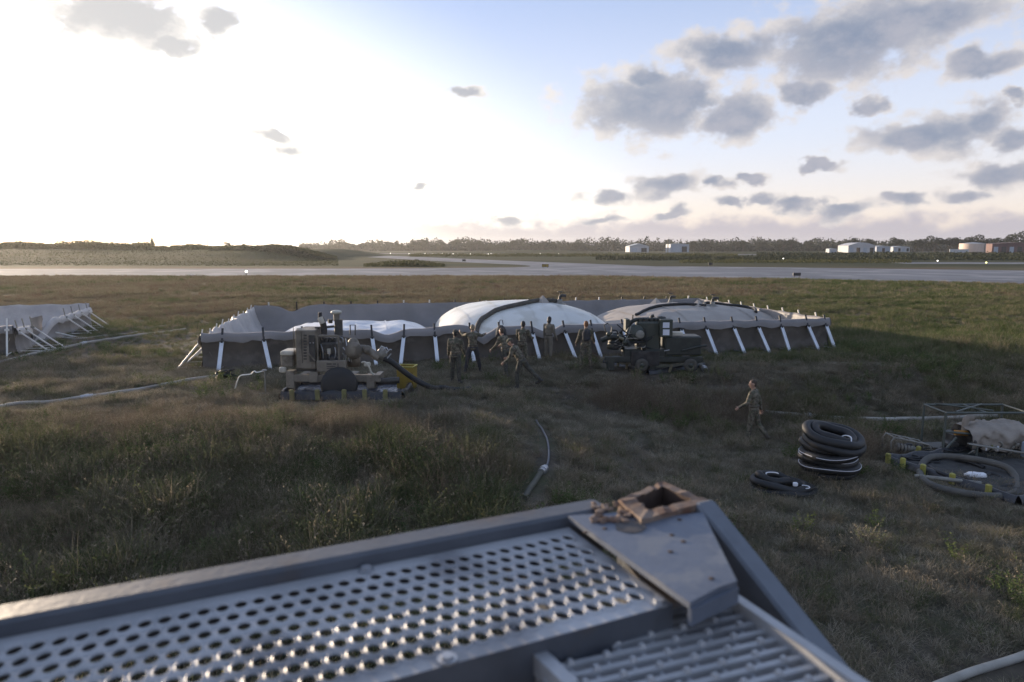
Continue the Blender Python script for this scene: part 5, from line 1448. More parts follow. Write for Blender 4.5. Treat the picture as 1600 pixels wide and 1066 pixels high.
    vs = [a + dn for a in A] + [a + q for a, q in zip(A, jit)] + [h + q for h, q in zip(H_, jit)] + [h + dn for h in H_]
    fs = []
    for r in range(3): fs += [(r * N + i, r * N + (i + 1) % N, (r + 1) * N + (i + 1) % N, (r + 1) * N + i) for i in range(N)]
    ps.add(vs[:3 * N], fs[:2 * N]); so = ps.build('post_socket', M['rust'], root)
    hm = MB(); hm.add(vs[2 * N:], [(i, (i + 1) % N, N + (i + 1) % N, N + i) for i in range(N)] + [tuple(range(N, 2 * N))]); hm.build('socket_hole', M['rust_and_shade'], so)  # inner walls darkened: the shade of a deep hole as colour
    pw = MB(); low = Vector((0, 0, -.30)); pw.add([a + dn for a in A] + [a + low for a in A], [(i, (i + 1) % N, N + (i + 1) % N, N + i) for i in range(N)]); pw.build('sun_block', M['shaded_paint'], root)  # added dark walls under the gusset, there to block the low sun
    # rust flakes piled by the socket
    fk = MB()
    for i in range(34):
        p = at_height(random.uniform(925, 1000), random.uniform(786, 814), zs - .008); fk.rbox(p, (random.uniform(.008, .03), random.uniform(.008, .02), .006), .002, Matrix.Rotation(random.uniform(0, 3), 3, 'Z') @ Matrix.Rotation(random.uniform(-.5, .5), 3, 'X'))
    fk.build('rust_scale', M['rust'], root)
    # triangular gusset plate
    zg = CAM_Z - .590
    gp = [at_height(*p, zg) for p in ((888, 806), (968, 800), (1005, 813), (1098, 800), (1152, 908), (1122, 918), (1078, 942))]
    gm = MB(); k = len(gp); gm.add(gp + [p - Vector((0, 0, .012)) for p in gp], [tuple(range(k))[::-1], tuple(range(k, 2 * k))] + [(i, (i + 1) % k, k + (i + 1) % k, k + i) for i in range(k)]); gm.build('gusset_plate', M['grey_plate'], root)
    lip = MB(); a, b_ = at_height(1078, 942, zg), at_height(1152, 908, zg); lip.bar(a - Vector((0, 0, .026)), b_ - Vector((0, 0, .026)), .008, .030); lip.build('gusset_lip', M['grey_plate'], root)
    for (px, py) in ((915, 832), (945, 826), (1062, 812), (1068, 846), (1048, 862), (1050, 836), (1112, 904)):
        c = at_height(px, py, zg + .001); q = MB(); q.lathe(c, [(.0, .0012), (.002 + .003 * random.random(), .0008), (.006, 0)], seg=7); q.build('rust_spot', M['rust_and_shade'], root)
    st_ = MB(); c = at_height(985, 822, zg + .0015); st_.lathe(c, [(0, .0008), (.018, .0008), (.030, .0)], seg=11)
    st_.v = [tuple(Vector((c.x + (v[0] - c.x) * (1.1 + .3 * fold_noise(v[0] * 60, v[1] * 60, 1)), c.y + (v[1] - c.y) * 1.2, v[2]))) for v in st_.v]
    st_.build('oil_stain', M['stain'], root)
    # side stringer falling away from the corner
    p0 = at_height(1096, 797, CAM_Z - .60); dirx = Vector((.43, -.9, -.52)).normalized()
    p0 = p0 - dirx * .02 - Vector((0, 0, .03)); p1 = p0 + dirx * 1.3
    st = MB(); sv = dirx.cross(Vector((0, 0, 1))).normalized(); rot = Matrix((sv, dirx, sv.cross(dirx))).transposed()
    st.rbox((p0 + p1) / 2, (.055, (p1 - p0).length, .11), .006, rot); st.build('stringer', material('blue_grey_paint', (0.15, 0.165, 0.19), (0.11, 0.12, 0.14), 6, 0.5, 0.1, bump=.08, bscale=50), root)
    # open grating of serrated bars
    zg2 = CAM_Z - .665
    A_, B_ = at_height(815, 1004, zg2), at_height(1132, 938, zg2)
    ex = (B_ - A_); Lx = ex.length; ex.normalize(); ey = Vector((ex.y, -ex.x, 0))
    if ey.y > 0: ey = -ey
    def G(a, c, z=0.0): return A_ + ex * a + ey * c + Vector((0, 0, z))
    step = .0275; nb = 12
    rq = at_height(1338, 1082, zg2) - A_; R1x, R1y = rq.dot(ex), rq.dot(ey)
    for i in range(nb):
        w = MB(); c = step * i
        x0 = -.005; x1 = Lx + (R1x - Lx) * c / R1y
        pts = int((x1 - x0) / .033); ph = .5 if i % 2 else 0
        top, = ([],)
        for j in range(pts + 1):
            x = x0 + (x1 - x0) * j / pts
            tooth = 0.0
            top.append((x, tooth))
        P0 = [G(x, c - .0055, z) for x, z in top]; P1 = [G(x, c + .0055, z) for x, z in top]; Q0 = [G(x, c - .0055, -.028) for x, z in top]; Q1 = [G(x, c + .0055, -.028) for x, z in top]
        w.grid([Q0, P0, P1, Q1], smooth=False)
        for j in range(12):
            x = .02 + .066 * (j + ph)
            if x < x1 - .01: w.box(G(x, c, .0035), (.012, .0112, .007), Matrix((ex, -ey, Vector((0, 0, 1)))).transposed(), taper=.6)
        # bridges to the next bar, staggered
        if i < nb - 1:
            for j in range(12):
                x = .02 + .066 * (j + ph)
                if x < x1 - .02: w.box(G(x, c + step / 2, -.012), (.008, step - .0115, .008), Matrix((ex, -ey, Vector((0, 0, 1)))).transposed())
        w.build('grating_bar', M['galvanised'], root)
    fb = MB(); R0 = G(Lx + .004, -.012, .004); R1 = G(Lx + (R1x - Lx) * 1.5 + .004, R1y * 1.5, .004)
    fb.bar(R0, R1, .020, .03); fb.build('grating_edge', M['galvanised'], root)
    ep = MB(); ep.bar(G(-.012, -.02, .006), G(.02, .16, .006), .024, .035); ep.build('end_plate', M['galvanised'], root)
    b_ = MB(); c = G(.004, .006, .023); b_.cyl(c, c + Vector((0, 0, .012)), .012, seg=6, smooth=False); b_.build('bolt', M['black_metal'], root)
    c = G(-.012, -.014, .02); b_ = MB(); b_.lathe(c, [(.0, .018), (.008, .017), (.014, .010), (.015, 0)], seg=14); b_.build('bolt', M['white_plastic'], root)
    # near crossbeam and legs that carry the platform
    for (s, t) in ((.09, -.045), (S - .05, -.045), (.09, .95), (S - .05, .95)):
        p = W(s, t, -.08); g = gz(p.x, p.y) - .1
        q = MB(); q.rbox(Vector((p.x, p.y, (p.z + g) / 2)), (.08, .08, p.z - g), .006); q.build('leg', M['shaded_paint'], root)
    for s in (.09, S - .05):
        q = MB(); q.bar(W(s, -.01, -.10), W(s, .99, -.10), .06, .05); q.build('cross_member', M['shaded_paint'], root)
    q = MB(); q.bar(W(.0, .95, -.04), W(S, .95, -.04), .07, .07); q.build('edge_tube', M['painted_steel'], root)
build_platform()

# ------------------------------------------------------------------ trees, scrub and far buildings
def leaf_cloud(pts, size, rng, up_bias=0.3):
    """many small leaf-clump faces at the given points"""
    n = len(pts); pts = np.asarray(pts, float)
    a = rng.normal(size=(n, 3)); a /= np.linalg.norm(a, axis=1)[:, None]
    b = np.cross(a, rng.normal(size=(n, 3))); b /= np.linalg.norm(b, axis=1)[:, None]
    s = size * rng.uniform(.6, 1.4, n)[:, None]
    v = np.stack([pts - a * s * .5 - b * s * .35, pts + a * s * .5 - b * s * .3, pts + a * s * .35 + b * s * .4, pts - a * s * .4 + b * s * .35], 1).reshape(-1, 3)
    return v, np.arange(4 * n).reshape(n, 4)

def mesh_np(name, v, f, mat):
    me = bpy.data.meshes.new(name); me.from_pydata(v.tolist(), [], f.tolist()); me.update(); me.materials.append(mat); return me

def tree_meshes(kind, seed):
    rng = np.random.default_rng(seed)
    H = 1.0
    tr = MB(); tr.tube([(0, 0, 0), (.01, .0, .3), (.0, .01, .6)], [.035, .026, .012], 6)
    limbs = []
    if kind == 'round':
        for i in range(6):
            a = rng.uniform(0, 6.28); z0 = rng.uniform(.25, .5); e = (.25 * math.cos(a), .25 * math.sin(a), z0 + rng.uniform(.15, .35)); limbs.append(e); tr.tube([(0, 0, z0), (e[0] * .5, e[1] * .5, z0 + .1), e], [.016, .011, .005], 5)
        lobes = [(0, 0, .72, .24)] + [(e[0], e[1], e[2], rng.uniform(.13, .21)) for e in limbs]
    elif kind == 'conifer':
        lobes = [(rng.normal() * .03, rng.normal() * .03, z, .27 * (1.05 - z) + .03) for z in np.linspace(.18, .97, 9)]
    else:
        for i in range(7):
            a = rng.uniform(0, 6.28); r = rng.uniform(.15, .4); z0 = rng.uniform(.1, .3); e = (r * math.cos(a), r * math.sin(a), z0 + rng.uniform(.2, .45)); limbs.append(e); tr.tube([(0, 0, z0 * .5), (e[0] * .5, e[1] * .5, z0), e], [.016, .011, .005], 5)
        lobes = [(0, 0, .55, .28)] + [(e[0], e[1], e[2], rng.uniform(.14, .24)) for e in limbs]
    P = []
    for (x, y, z, r) in lobes:
        n = int(900 * r); d = rng.normal(size=(n, 3)); d /= np.linalg.norm(d, axis=1)[:, None]
        rad = r * rng.uniform(.45, 1.08, n) ** .6
        P.append(np.array([x, y, z]) + d * rad[:, None] * np.array([1, 1, .85 if kind != 'conifer' else .5]))
    v, f = leaf_cloud(np.concatenate(P), .05, rng)
    me = bpy.data.meshes.new('trunk'); me.from_pydata(tr.v, [], tr.f); me.materials.append(M['bark'])
    return me, mesh_np('crown', v, f, M['leaf_dark'] if kind != 'bush' else M['leaf_olive'])

TREE = {(k, i): tree_meshes(k, 10 * i + len(k)) for k in ('round', 'conifer', 'bush') for i in range(3)}
def plant_tree(name, label, kind, var, x, y, h, wide=1.0, group=None, z=None):
    me_t, me_c = TREE[(kind, var % 3)]
    root = empty(name, (x, y, (gz(x, y) if z is None else z) - .02 * h), random.uniform(0, 6.28)); root.scale = (h * wide, h * wide, h)
    tag(root, label, 'tree' if name != 'shrub' else 'shrub', group)
    for nm, me in (('trunk', me_t), ('crown', me_c)):
        o = bpy.data.objects.new(nm, me); COL.objects.link(o); o.parent = root
    return root

def top_height(px, py, Y):
    p = at_depth(px, py, Y); return p.x, p.z
# shrubs and trees standing up from the scrub on the left rise
for i, (px, py, kind, name, wide, label) in enumerate([(237, 371, 'conifer', 'conifer_tree', 1.0, 'pointed dark conifer, tallest on the scrubby rise'), (212, 376, 'bush', 'shrub', 1.2, 'broad olive shrub beside the pointed conifer'),
        (192, 379, 'bush', 'shrub', 1.0, 'small olive shrub on the rise, two steps from the conifer'), (150, 376, 'bush', 'shrub', 1.5, 'wide olive shrub clump in the middle of the rise'), (118, 377, 'bush', 'shrub', 1.3, 'loose olive shrub beside the wide clump on the rise'),
        (97, 377, 'bush', 'shrub', 1.2, 'pale olive shrub near the sunlit end of the rise'), (20, 374, 'bush', 'shrub', 2.0, 'tall hazy shrub mass at the sunlit end of the rise'), (270, 381, 'bush', 'shrub', 1.0, 'low shrub between the conifer and the radio mast'),
        (285, 381.5, 'bush', 'shrub', 1.0, 'low shrub close beside the radio mast'), (355, 377.5, 'round', 'round_tree', 1.0, 'small round tree just past the radio mast'), (381, 380, 'round', 'round_tree', 1.0, 'smaller round tree second past the radio mast')]):
    Y = 300; x, z = top_height(px, py, Y); h = z - gz(x, Y)
    plant_tree(name, label, kind, i, x, Y, h, wide)

def mass(name, label, pts, size, mat, seed):
    v, f = leaf_cloud(pts, size, np.random.default_rng(seed)); me = mesh_np(name, v, f, mat)
    o = bpy.data.objects.new(name, me); COL.objects.link(o); tag(o, label, None, None, 'stuff'); return o

def ribbon(px0, px1, Y0, Y1, top, n, seed, lump=60.0):
    """points through a long thicket; top(px) gives its height"""
    rng = np.random.default_rng(seed)
    px = rng.uniform(px0, px1, n); Y = rng.uniform(Y0, Y1, n)
    x = (px - 800) / F_PX * Y * 1.0
    h = np.array([top(a) * (.70 + .75 * mnoise.noise(Vector((xx / lump * 5, yy / lump * 3, seed))) + .4 * mnoise.noise(Vector((xx / lump * 25, yy / lump * 9, seed + 5)))) for a, xx, yy in zip(px, x, Y)])
    z = ground_z(x, Y) + np.maximum(h, .15) * rng.uniform(0, 1, n) ** .75 - .1
    return np.stack([x, Y, z], 1)
mass('ridge_scrub', 'dense olive scrub along the crest of the left rise', ribbon(-60, 528, 285, 315, lambda p: (2.0 + 1.0 * (p < 240)) * min(1, (540 - p) / 60), 34000, 3), .55, M['leaf_olive'], 3)
mass('slope_scrub', 'patchy low scrub on the open slope of the left rise', ribbon(-60, 530, 172, 288, lambda p: .4, 22000, 14, 30), .26, M['leaf_olive'], 14)
mass('ridge_scrub', 'dark scrub on the near slope at the end of the rise', ribbon(330, 525, 262, 286, lambda p: 1.6 * math.sin(math.pi * (p - 330) / 195) ** .7, 6000, 4), .5, M['leaf_dark'], 4)
mass('low_scrub', 'small dark thicket between the two taxiways', ribbon(570, 695, 165, 195, lambda p: 1.35 * math.sin(math.pi * (p - 570) / 125) ** .8, 5000, 5, 30), .38, M['leaf_olive'], 5)
mass('low_scrub', 'long belt of dark scrub beyond the taxiway', ribbon(930, 1680, 250, 330, lambda p: 1.3, 16000, 6), .55, M['leaf_dark'], 6)
mass('low_scrub', 'dark scrub spreading in front of the far tank', ribbon(1180, 1700, 330, 470, lambda p: 2.1, 16000, 7), .7, M['leaf_dark'], 7)
mass('low_scrub', 'thin scrub beside the far runway', ribbon(640, 1150, 360, 480, lambda p: 1.2, 9000, 8), .7, M['leaf_olive'], 8)
mass('low_scrub', 'scattered scrub on the open ground past the junction', ribbon(1060, 1420, 205, 245, lambda p: .8, 5000, 18), .4, M['leaf_olive'], 18)
mass('far_wood', 'far dark wood along the horizon', ribbon(470, 1720, 1050, 1200, lambda p: 13.5 + 5 * min(1, max(0, (p - 520) / 200)), 60000, 9, 160), 2.3, M['leaf_dark'], 9)
mass('far_wood', 'nearer dark wood behind the far buildings', ribbon(1060, 1720, 900, 960, lambda p: 12.5, 26000, 10, 120), 2.0, M['leaf_dark'], 10)
# crowns that stand out of the far wood
spots = [(620, 376.5), (648, 375), (662, 374.5), (690, 375.5), (714, 373.5), (735, 376), (745, 374), (800, 376), (806, 374.5), (850, 377), (905, 378), (960, 378.5)]
for i, (px, py) in enumerate(spots):
    Y = 1040; x, z = top_height(px, py - 1.5, Y); plant_tree('round_tree', 'tall dark tree standing out of the wood beyond the far runway', 'round', i, x, Y, z - gz(x, Y), random.uniform(.7, 1.1), 'trees of the wood beyond the runway')
spots = [(1085, 376), (1100, 375), (1150, 376), (1162, 374.5), (1190, 376), (1225, 374), (1237, 373.5), (1262, 375), (1290, 376)]
for i, (px, py) in enumerate(spots):
    Y = 880; x, z = top_height(px, py - 1, Y); plant_tree('round_tree', 'dark tree in the wood between the blue shed and the white hangar', 'round', i + 1, x, Y, z - gz(x, Y), random.uniform(.9, 1.4), 'trees between shed and hangar')
spots = [(1329, 373, 1.0), (1341, 374, .8), (1357, 371.5, 1.1), (1402, 371, 1.2), (1432, 373, 1.0), (1444, 371.5, .9), (1463, 368.5, 1.2), (1484, 369.5, 1.2), (1500, 372, .9), (1521, 367, 1.3), (1541, 371, 1.0), (1560, 370, 1.1), (1589, 361.5, 1.2), (1612, 366, 1.1), (1650, 366, 1.2)]
for i, (px, py, w) in enumerate(spots):
    Y = 700; x, z = top_height(px, py - 1, Y); plant_tree('round_tree', 'dark round-crowned tree in the row behind the cream tank', 'round', i, x, Y, z - gz(x, Y), .95 * w, 'trees in the row behind the cream tank')

def far_box(parent, name, mat, px0, py0, px1, Y, depth, zb=None, roof=None):
    a, b = at_depth(px0, py0, Y), at_depth(px1, py0, Y); z0 = gz(a.x, Y) - .3 if zb is None else zb
    m = MB(); m.box(((a.x + b.x) / 2, Y + depth / 2, (a.z + z0) / 2), (b.x - a.x, depth, a.z - z0)); return m.build(name, mat, parent)

def gable_hall(name, label, px0, px1, py_e, py_r, Y, depth, wall, roofm, doors=3, arch=False):
    a, b = at_depth(px0, py_e, Y), at_depth(px1, py_e, Y); r = at_depth((px0 + px1) / 2, py_r, Y).z; zb = gz((a.x + b.x) / 2, Y) - .3
    root = empty(name, ((a.x + b.x) / 2, Y + depth / 2, zb)); tag(root, label, 'building')
    MB().box(((a.x + b.x) / 2, Y + depth / 2, (a.z + zb) / 2), (b.x - a.x, depth, a.z - zb)).build('wall', wall, root)
    n = 9 if arch else 3; m = MB(); rows = []
    for q in range(n):
        t = q / (n - 1); zz = a.z + .02 + (r - a.z) * (math.sin(math.pi * t) ** .8 if arch else 1 - abs(2 * t - 1))
        if arch: zz = a.z + .02 + (r - a.z) * math.sin(math.pi * t)
        rows.append([(a.x - .3 + (b.x - a.x + .6) * t, Y - .4, zz), (a.x - .3 + (b.x - a.x + .6) * t, Y + depth + .4, zz)])
    m.grid(rows, smooth=False, flip=True)
    front = [rows[q][0] for q in range(n)]; m.add(front, [tuple(range(n))]); m.add([rows[q][1] for q in range(n)], [tuple(range(n))[::-1]])
    m.build('roof', roofm, root)
    W_ = b.x - a.x
    for i in range(doors):
        cx = a.x + W_ * (i + .5) / doors
        MB().box((cx, Y - .06, zb + .3 + (a.z - zb) * .38), (W_ / doors * .55, .1, (a.z - zb) * .62)).build('door', M['glass_dark'] if i % 2 else M['wall_blue'], root)
    return root
gable_hall('hangar', 'white arched hangar in front of the far trees', 1326, 1368, 384, 379, 560, 18, M['wall_white'], M['wall_white'], 4, True)
gable_hall('shed', 'low grey shed attached beside the white hangar', 1370, 1392, 385.5, 384, 575, 12, M['wall_blue'], M['roof_grey'], 3)
gable_hall('shed', 'long low pale shed right of the white hangar', 1396, 1422, 386, 384.6, 590, 12, M['wall_white'], M['roof_grey'], 4)
gable_hall('shed', 'blue-grey box shed in front of the far wood', 1048, 1077, 381.5, 380.5, 640, 20, M['wall_blue'], M['roof_grey'], 2)
gable_hall('hangar', 'pale low hangar with long sloping roof by the far runway', 984, 1014, 385, 380.5, 660, 25, M['wall_white'], M['roof_grey'], 2)
gable_hall('house', 'dark red long building behind the cream tank', 1551, 1625, 381, 379, 480, 14, M['wall_red'], M['wall_red'], 6)
gable_hall('shed', 'tiny pale shed near the far service road', 1296, 1308, 389, 388, 540, 6, M['wall_white'], M['roof_grey'], 1)

def storage_tank():
    Y = 470; a, b = at_depth(1514, 380.5, Y), at_depth(1550, 380.5, Y); zb = gz(a.x, Y) - .2; r = (b.x - a.x) / 2; c = Vector(((a.x + b.x) / 2, Y + r, zb))
    root = empty('storage_tank', c); tag(root, 'cream cylindrical storage tank lit by the low sun', 'tank')
    h = a.z - zb
    MB().lathe(c, [(r, 0), (r, h)], seg=40).build('shell', M['tank_cream'], root)
    MB().lathe(c, [(r * 1.01, h), (r * .5, h + .5), (0, h + .8)], seg=40).build('roof', M['roof_grey'], root)
    for z in (.33, .66): MB().lathe(c, [(r + .02, h * z - .06), (r + .1, h * z), (r + .02, h * z + .06)], seg=40).build('ring', M['tank_cream'], root)
    MB().box(c + Vector((r * .5, -r * .9, h * .5)), (.5, .3, h)).build('ladder', M['frame_grey'], root)
storage_tank()
def wall_run():
    Y = 466; a, b = at_depth(1484, 389.5, Y), at_depth(1514, 389.5, Y); zb = gz(a.x, Y) - .2
    o = MB().box(((a.x + b.x) / 2, Y, (a.z + zb) / 2), (b.x - a.x, .4, a.z - zb)).build('low_wall', M['wall_white'], loc=((a.x + b.x) / 2, Y, zb)); tag(o, 'low pale wall running up to the cream tank', 'wall')
wall_run()

def mast():
    x, z = top_height(323, 357.5, 310); g = gz(x, 310)
    root = empty('radio_mast', (x, 310, g)); tag(root, 'thin tall radio mast on the scrubby rise', 'mast')
    MB().cyl((x, 310, g), (x, 310, z), .16, .07, 8).build('pole', M['frame_grey'], root)
    MB().cyl((x - .25, 310, z - 2.2), (x + .25, 310, z - 2.2), .05, seg=6).build('cross_arm', M['frame_grey'], root)
mast()
def chimney_mast():
    x, z = top_height(1045, 373.5, 650); g = gz(x, 650)
    o = MB().lathe((x, 650, g), [(1.0, 0), (.9, z - g - 1.5), (1.3, z - g - 1.4), (1.3, z - g), (0, z - g)], seg=10).build('control_tower', M['frame_grey'], loc=(x, 650, g)); tag(o, 'slim dark tower rising beside the blue-grey shed', 'tower')
chimney_mast()

# airfield lights and signs
def edge_light(x, y, label, group=None, s=1.0, mat='lamp_white', z=None):
    g = gz(x, y) if z is None else z
    root = empty('runway_light', (x, y, g)); tag(root, label, 'light', group); root.scale = (s, s, s)
    for nm, me in zip(('stem', 'lens'), LIGHT_MESH[mat]):
        o = bpy.data.objects.new(nm, me); COL.objects.link(o); o.parent = root
LIGHT_MESH = {}
for mk in ('lamp_white', 'lamp_yellow'):
    a = MB().cyl((0, 0, -.05), (0, 0, .5), .06, seg=8); me1 = bpy.data.meshes.new('stem'); me1.from_pydata(a.v, [], a.f); me1.materials.append(M['black_metal'])
    c = MB().ball((0, 0, .62), (.16, .16, .15), 10, 8); me2 = bpy.data.meshes.new('lens'); me2.from_pydata(c.v, [], c.f); me2.materials.append(M[mk])
    LIGHT_MESH[mk] = (me1, me2)
for px in (610, 639, 664, 676, 691, 708, 735, 763, 767, 789, 815, 844, 873):
    Y = 440 + (px % 7) * 6; x = at_depth(px, 397, Y).x; edge_light(x, Y, 'white edge light glowing beside the far runway', 'edge lights of the far runway', 1.3)
for px, py, lab in ((1058, 405, 'white edge light at the edge of the dark scrub belt'), (1224, 406, 'small white light in the scrub before the white hangar'), (1465, 410, 'white light on the pale far taxiway'), (958, 402, 'white edge light in thin scrub past the yellow sign')):
    p = at_height(px, py, 1.3); edge_light(p.x, p.y, lab, None, 1.2)
p = at_height(1541, 413.5, 1.3); edge_light(p.x, p.y, 'yellowish light beside the pale far taxiway', None, 1.3, 'lamp_yellow')
p = at_height(385, 432, 1.0); edge_light(p.x, p.y, 'white lamp on a black stem at the near taxiway edge', None, 1.25)

def taxi_sign(px, py, label, face, w, h, yaw=0):
    p = at_height(px, py, 1.0); root = empty('taxiway_sign', p, yaw); tag(root, label, 'sign')
    m = MB(); m.rbox((0, 0, .25 + h / 2), (w, .18, h), .02); m.build('box', M['black_metal'], root, world=False)
    for s in (-1, 1):
        MB().cyl((s * w * .32, 0, -.05), (s * w * .32, 0, .26), .04, seg=6).build('post', M['black_metal'], root, world=False)
    if face: 
        for s in (-1, 1): MB().box((s * w * .235, -.095, .25 + h / 2), (w * .42, .012, h * .82)).build('panel', M[face], root, world=False)
taxi_sign(852, 419, 'small yellow taxiway sign with two panels at the junction', 'yellow', 1.5, .62)
taxi_sign(1245, 433.5, 'black taxiway sign seen from behind at the near edge of the taxiway', None, 1.2, .45, .1)
taxi_sign(725, 409.5, 'small black taxiway sign beside the narrow taxiway', None, 1.1, .6)
taxi_sign(1110, 416, 'small black sign on the far edge of the wide taxiway', None, 1.0, .6)
q = at_height(301, 432, 1.0); o = MB().rbox(q + Vector((0, 0, .16)), (.8, .35, .3), .04).build('marker_block', M['wall_white'], loc=q); tag(o, 'small white marker block at the near taxiway edge', 'marker')

# ------------------------------------------------------------------ grass and weeds
def blade_tuft(rng, n, L, spread, lean, width, flat=0.0, droop=0.6, seed_head=0.0):
    """arching blades: five vertices each, with an optional seed head"""
    V, Fc = [], []
    for _ in range(n):
        a = rng.uniform(0, 6.283); r = spread * math.sqrt(rng.uniform()); x0, y0 = r * math.cos(a), r * math.sin(a)
        d = a + rng.normal() * .9; l = L * rng.uniform(.45, 1.15); th = min(1.45, abs(rng.normal()) * lean + flat * rng.uniform(.6, 1.0)); w = width * rng.uniform(.6, 1.3)
        dx, dy = math.cos(d), math.sin(d); sx, sy = -dy * w / 2, dx * w / 2
        t1 = th; t2 = min(1.9, th + droop * rng.uniform(.3, 1.3))
        h1, z1 = l * .55 * math.sin(t1), l * .55 * math.cos(t1); h2, z2 = h1 + l * .45 * math.sin(t2), max(.01, z1 + l * .45 * math.cos(t2))
        b = len(V)
        V += [(x0 - sx, y0 - sy, -.03), (x0 + sx, y0 + sy, -.03), (x0 + dx * h1 + sx * .8, y0 + dy * h1 + sy * .8, z1), (x0 + dx * h1 - sx * .8, y0 + dy * h1 - sy * .8, z1), (x0 + dx * h2, y0 + dy * h2, z2)]
        Fc += [(b, b + 1, b + 2, b + 3), (b + 3, b + 2, b + 4)]
        if seed_head and rng.uniform() < seed_head:
            for q in range(4):
                k = len(V); t = .72 + .09 * q; px, py, pz = x0 + dx * (h1 + (h2 - h1) * (t - .55) / .45), y0 + dy * (h1 + (h2 - h1) * (t - .55) / .45), z1 + (z2 - z1) * (t - .55) / .45
                o = rng.normal(size=3) * .014
                V += [(px, py, pz), (px + o[0] + .012, py + o[1], pz + .012), (px + o[0], py + o[1] + .012, pz + .03)]; Fc.append((k, k + 1, k + 2))
    return V, Fc

def weed_tuft(rng, n, L, leaf, width):
    """branched stems carrying small leaves"""
    V, Fc = [], []
    for _ in range(n):
        a = rng.uniform(0, 6.283); r = .12 * math.sqrt(rng.uniform()); p = np.array([r * math.cos(a), r * math.sin(a), -.02]); d = np.array([math.cos(a) * .35, math.sin(a) * .35, 1.0]) + rng.normal(size=3) * .15; l = L * rng.uniform(.55, 1.1)
        side = np.cross(d, [0, 0, 1.]); side /= np.linalg.norm(side) + 1e-6
        k = len(V); e = p + d * l; V += [tuple(p - side * .002), tuple(p + side * .002), tuple(e)]; Fc.append((k, k + 1, k + 2))
        for q in range(leaf):
            t = rng.uniform(.25, 1.0); c = p + d * l * t; o = rng.normal(size=3); o /= np.linalg.norm(o); o[2] = abs(o[2]) * .5
            s = width * rng.uniform(.6, 1.4); u = np.cross(o, rng.normal(size=3)); u /= np.linalg.norm(u)
            k = len(V); V += [tuple(c), tuple(c + o * s + u * s * .35), tuple(c + o * s * 2), tuple(c + o * s - u * s * .35)]; Fc.append((k, k + 1, k + 2, k + 3))
    return V, Fc

def scatter(name, label, variants, mat, pts, scl, lean_amp=.15):
    """many small plants nobody could count: points carry size, turn and variant; geometry nodes place the tufts"""
    n = len(pts); rng = np.random.default_rng(len(name) * 7 + n)
    src = []
    for i, (v, f) in enumerate(variants):
        me = bpy.data.meshes.new(name + '_tuft'); me.from_pydata(v, [], f); me.update(); me.materials.append(mat)
        src.append(bpy.data.objects.new(name + '_tuft', me))
    me = bpy.data.meshes.new(name); me.from_pydata([tuple(p) for p in pts], [], [])
    a = me.attributes.new('turn', 'FLOAT_VECTOR', 'POINT'); r = np.stack([rng.normal(size=n) * lean_amp, rng.normal(size=n) * lean_amp, rng.uniform(0, 6.283, n)], 1); a.data.foreach_set('vector', r.ravel())
    a = me.attributes.new('size', 'FLOAT', 'POINT'); a.data.foreach_set('value', np.asarray(scl, float))
    a = me.attributes.new('variant', 'INT', 'POINT'); a.data.foreach_set('value', rng.integers(0, len(src), n).astype(np.int32))
    o = bpy.data.objects.new(name, me); COL.objects.link(o); tag(o, label, None, None, 'stuff')
    ng = bpy.data.node_groups.new(name, 'GeometryNodeTree')
    ng.interface.new_socket('Geometry', in_out='INPUT', socket_type='NodeSocketGeometry'); ng.interface.new_socket('Geometry', in_out='OUTPUT', socket_type='NodeSocketGeometry')
    N = ng.nodes.new; L = ng.links.new
    gi = N('NodeGroupInput'); go = N('NodeGroupOutput'); m2p = N('GeometryNodeMeshToPoints'); iop = N('GeometryNodeInstanceOnPoints'); ji = N('GeometryNodeJoinGeometry')
    for s in reversed(src):
        oi = N('GeometryNodeObjectInfo'); oi.inputs['Object'].default_value = s; oi.inputs['As Instance'].default_value = True; L(oi.outputs['Geometry'], ji.inputs[0])
    def attr(nm, ty):
        q = N('GeometryNodeInputNamedAttribute'); q.data_type = ty; q.inputs[0].default_value = nm; return q.outputs[0]
    L(gi.outputs[0], m2p.inputs[0]); L(m2p.outputs[0], iop.inputs['Points']); L(ji.outputs[0], iop.inputs['Instance']); iop.inputs['Pick Instance'].default_value = True
    L(attr('variant', 'INT'), iop.inputs['Instance Index'])
    e2r = N('FunctionNodeEulerToRotation'); L(attr('turn', 'FLOAT_VECTOR'), e2r.inputs[0]); L(e2r.outputs[0], iop.inputs['Rotation'])
    L(attr('size', 'FLOAT'), iop.inputs['Scale']); L(iop.outputs[0], go.inputs[0])
    md = o.modifiers.new('scatter', 'NODES'); md.node_group = ng
    return o

def vnoise(x, y, s, seed):
    return np.array([mnoise.noise(Vector((a * s, b * s, seed))) for a, b in zip(x, y)])

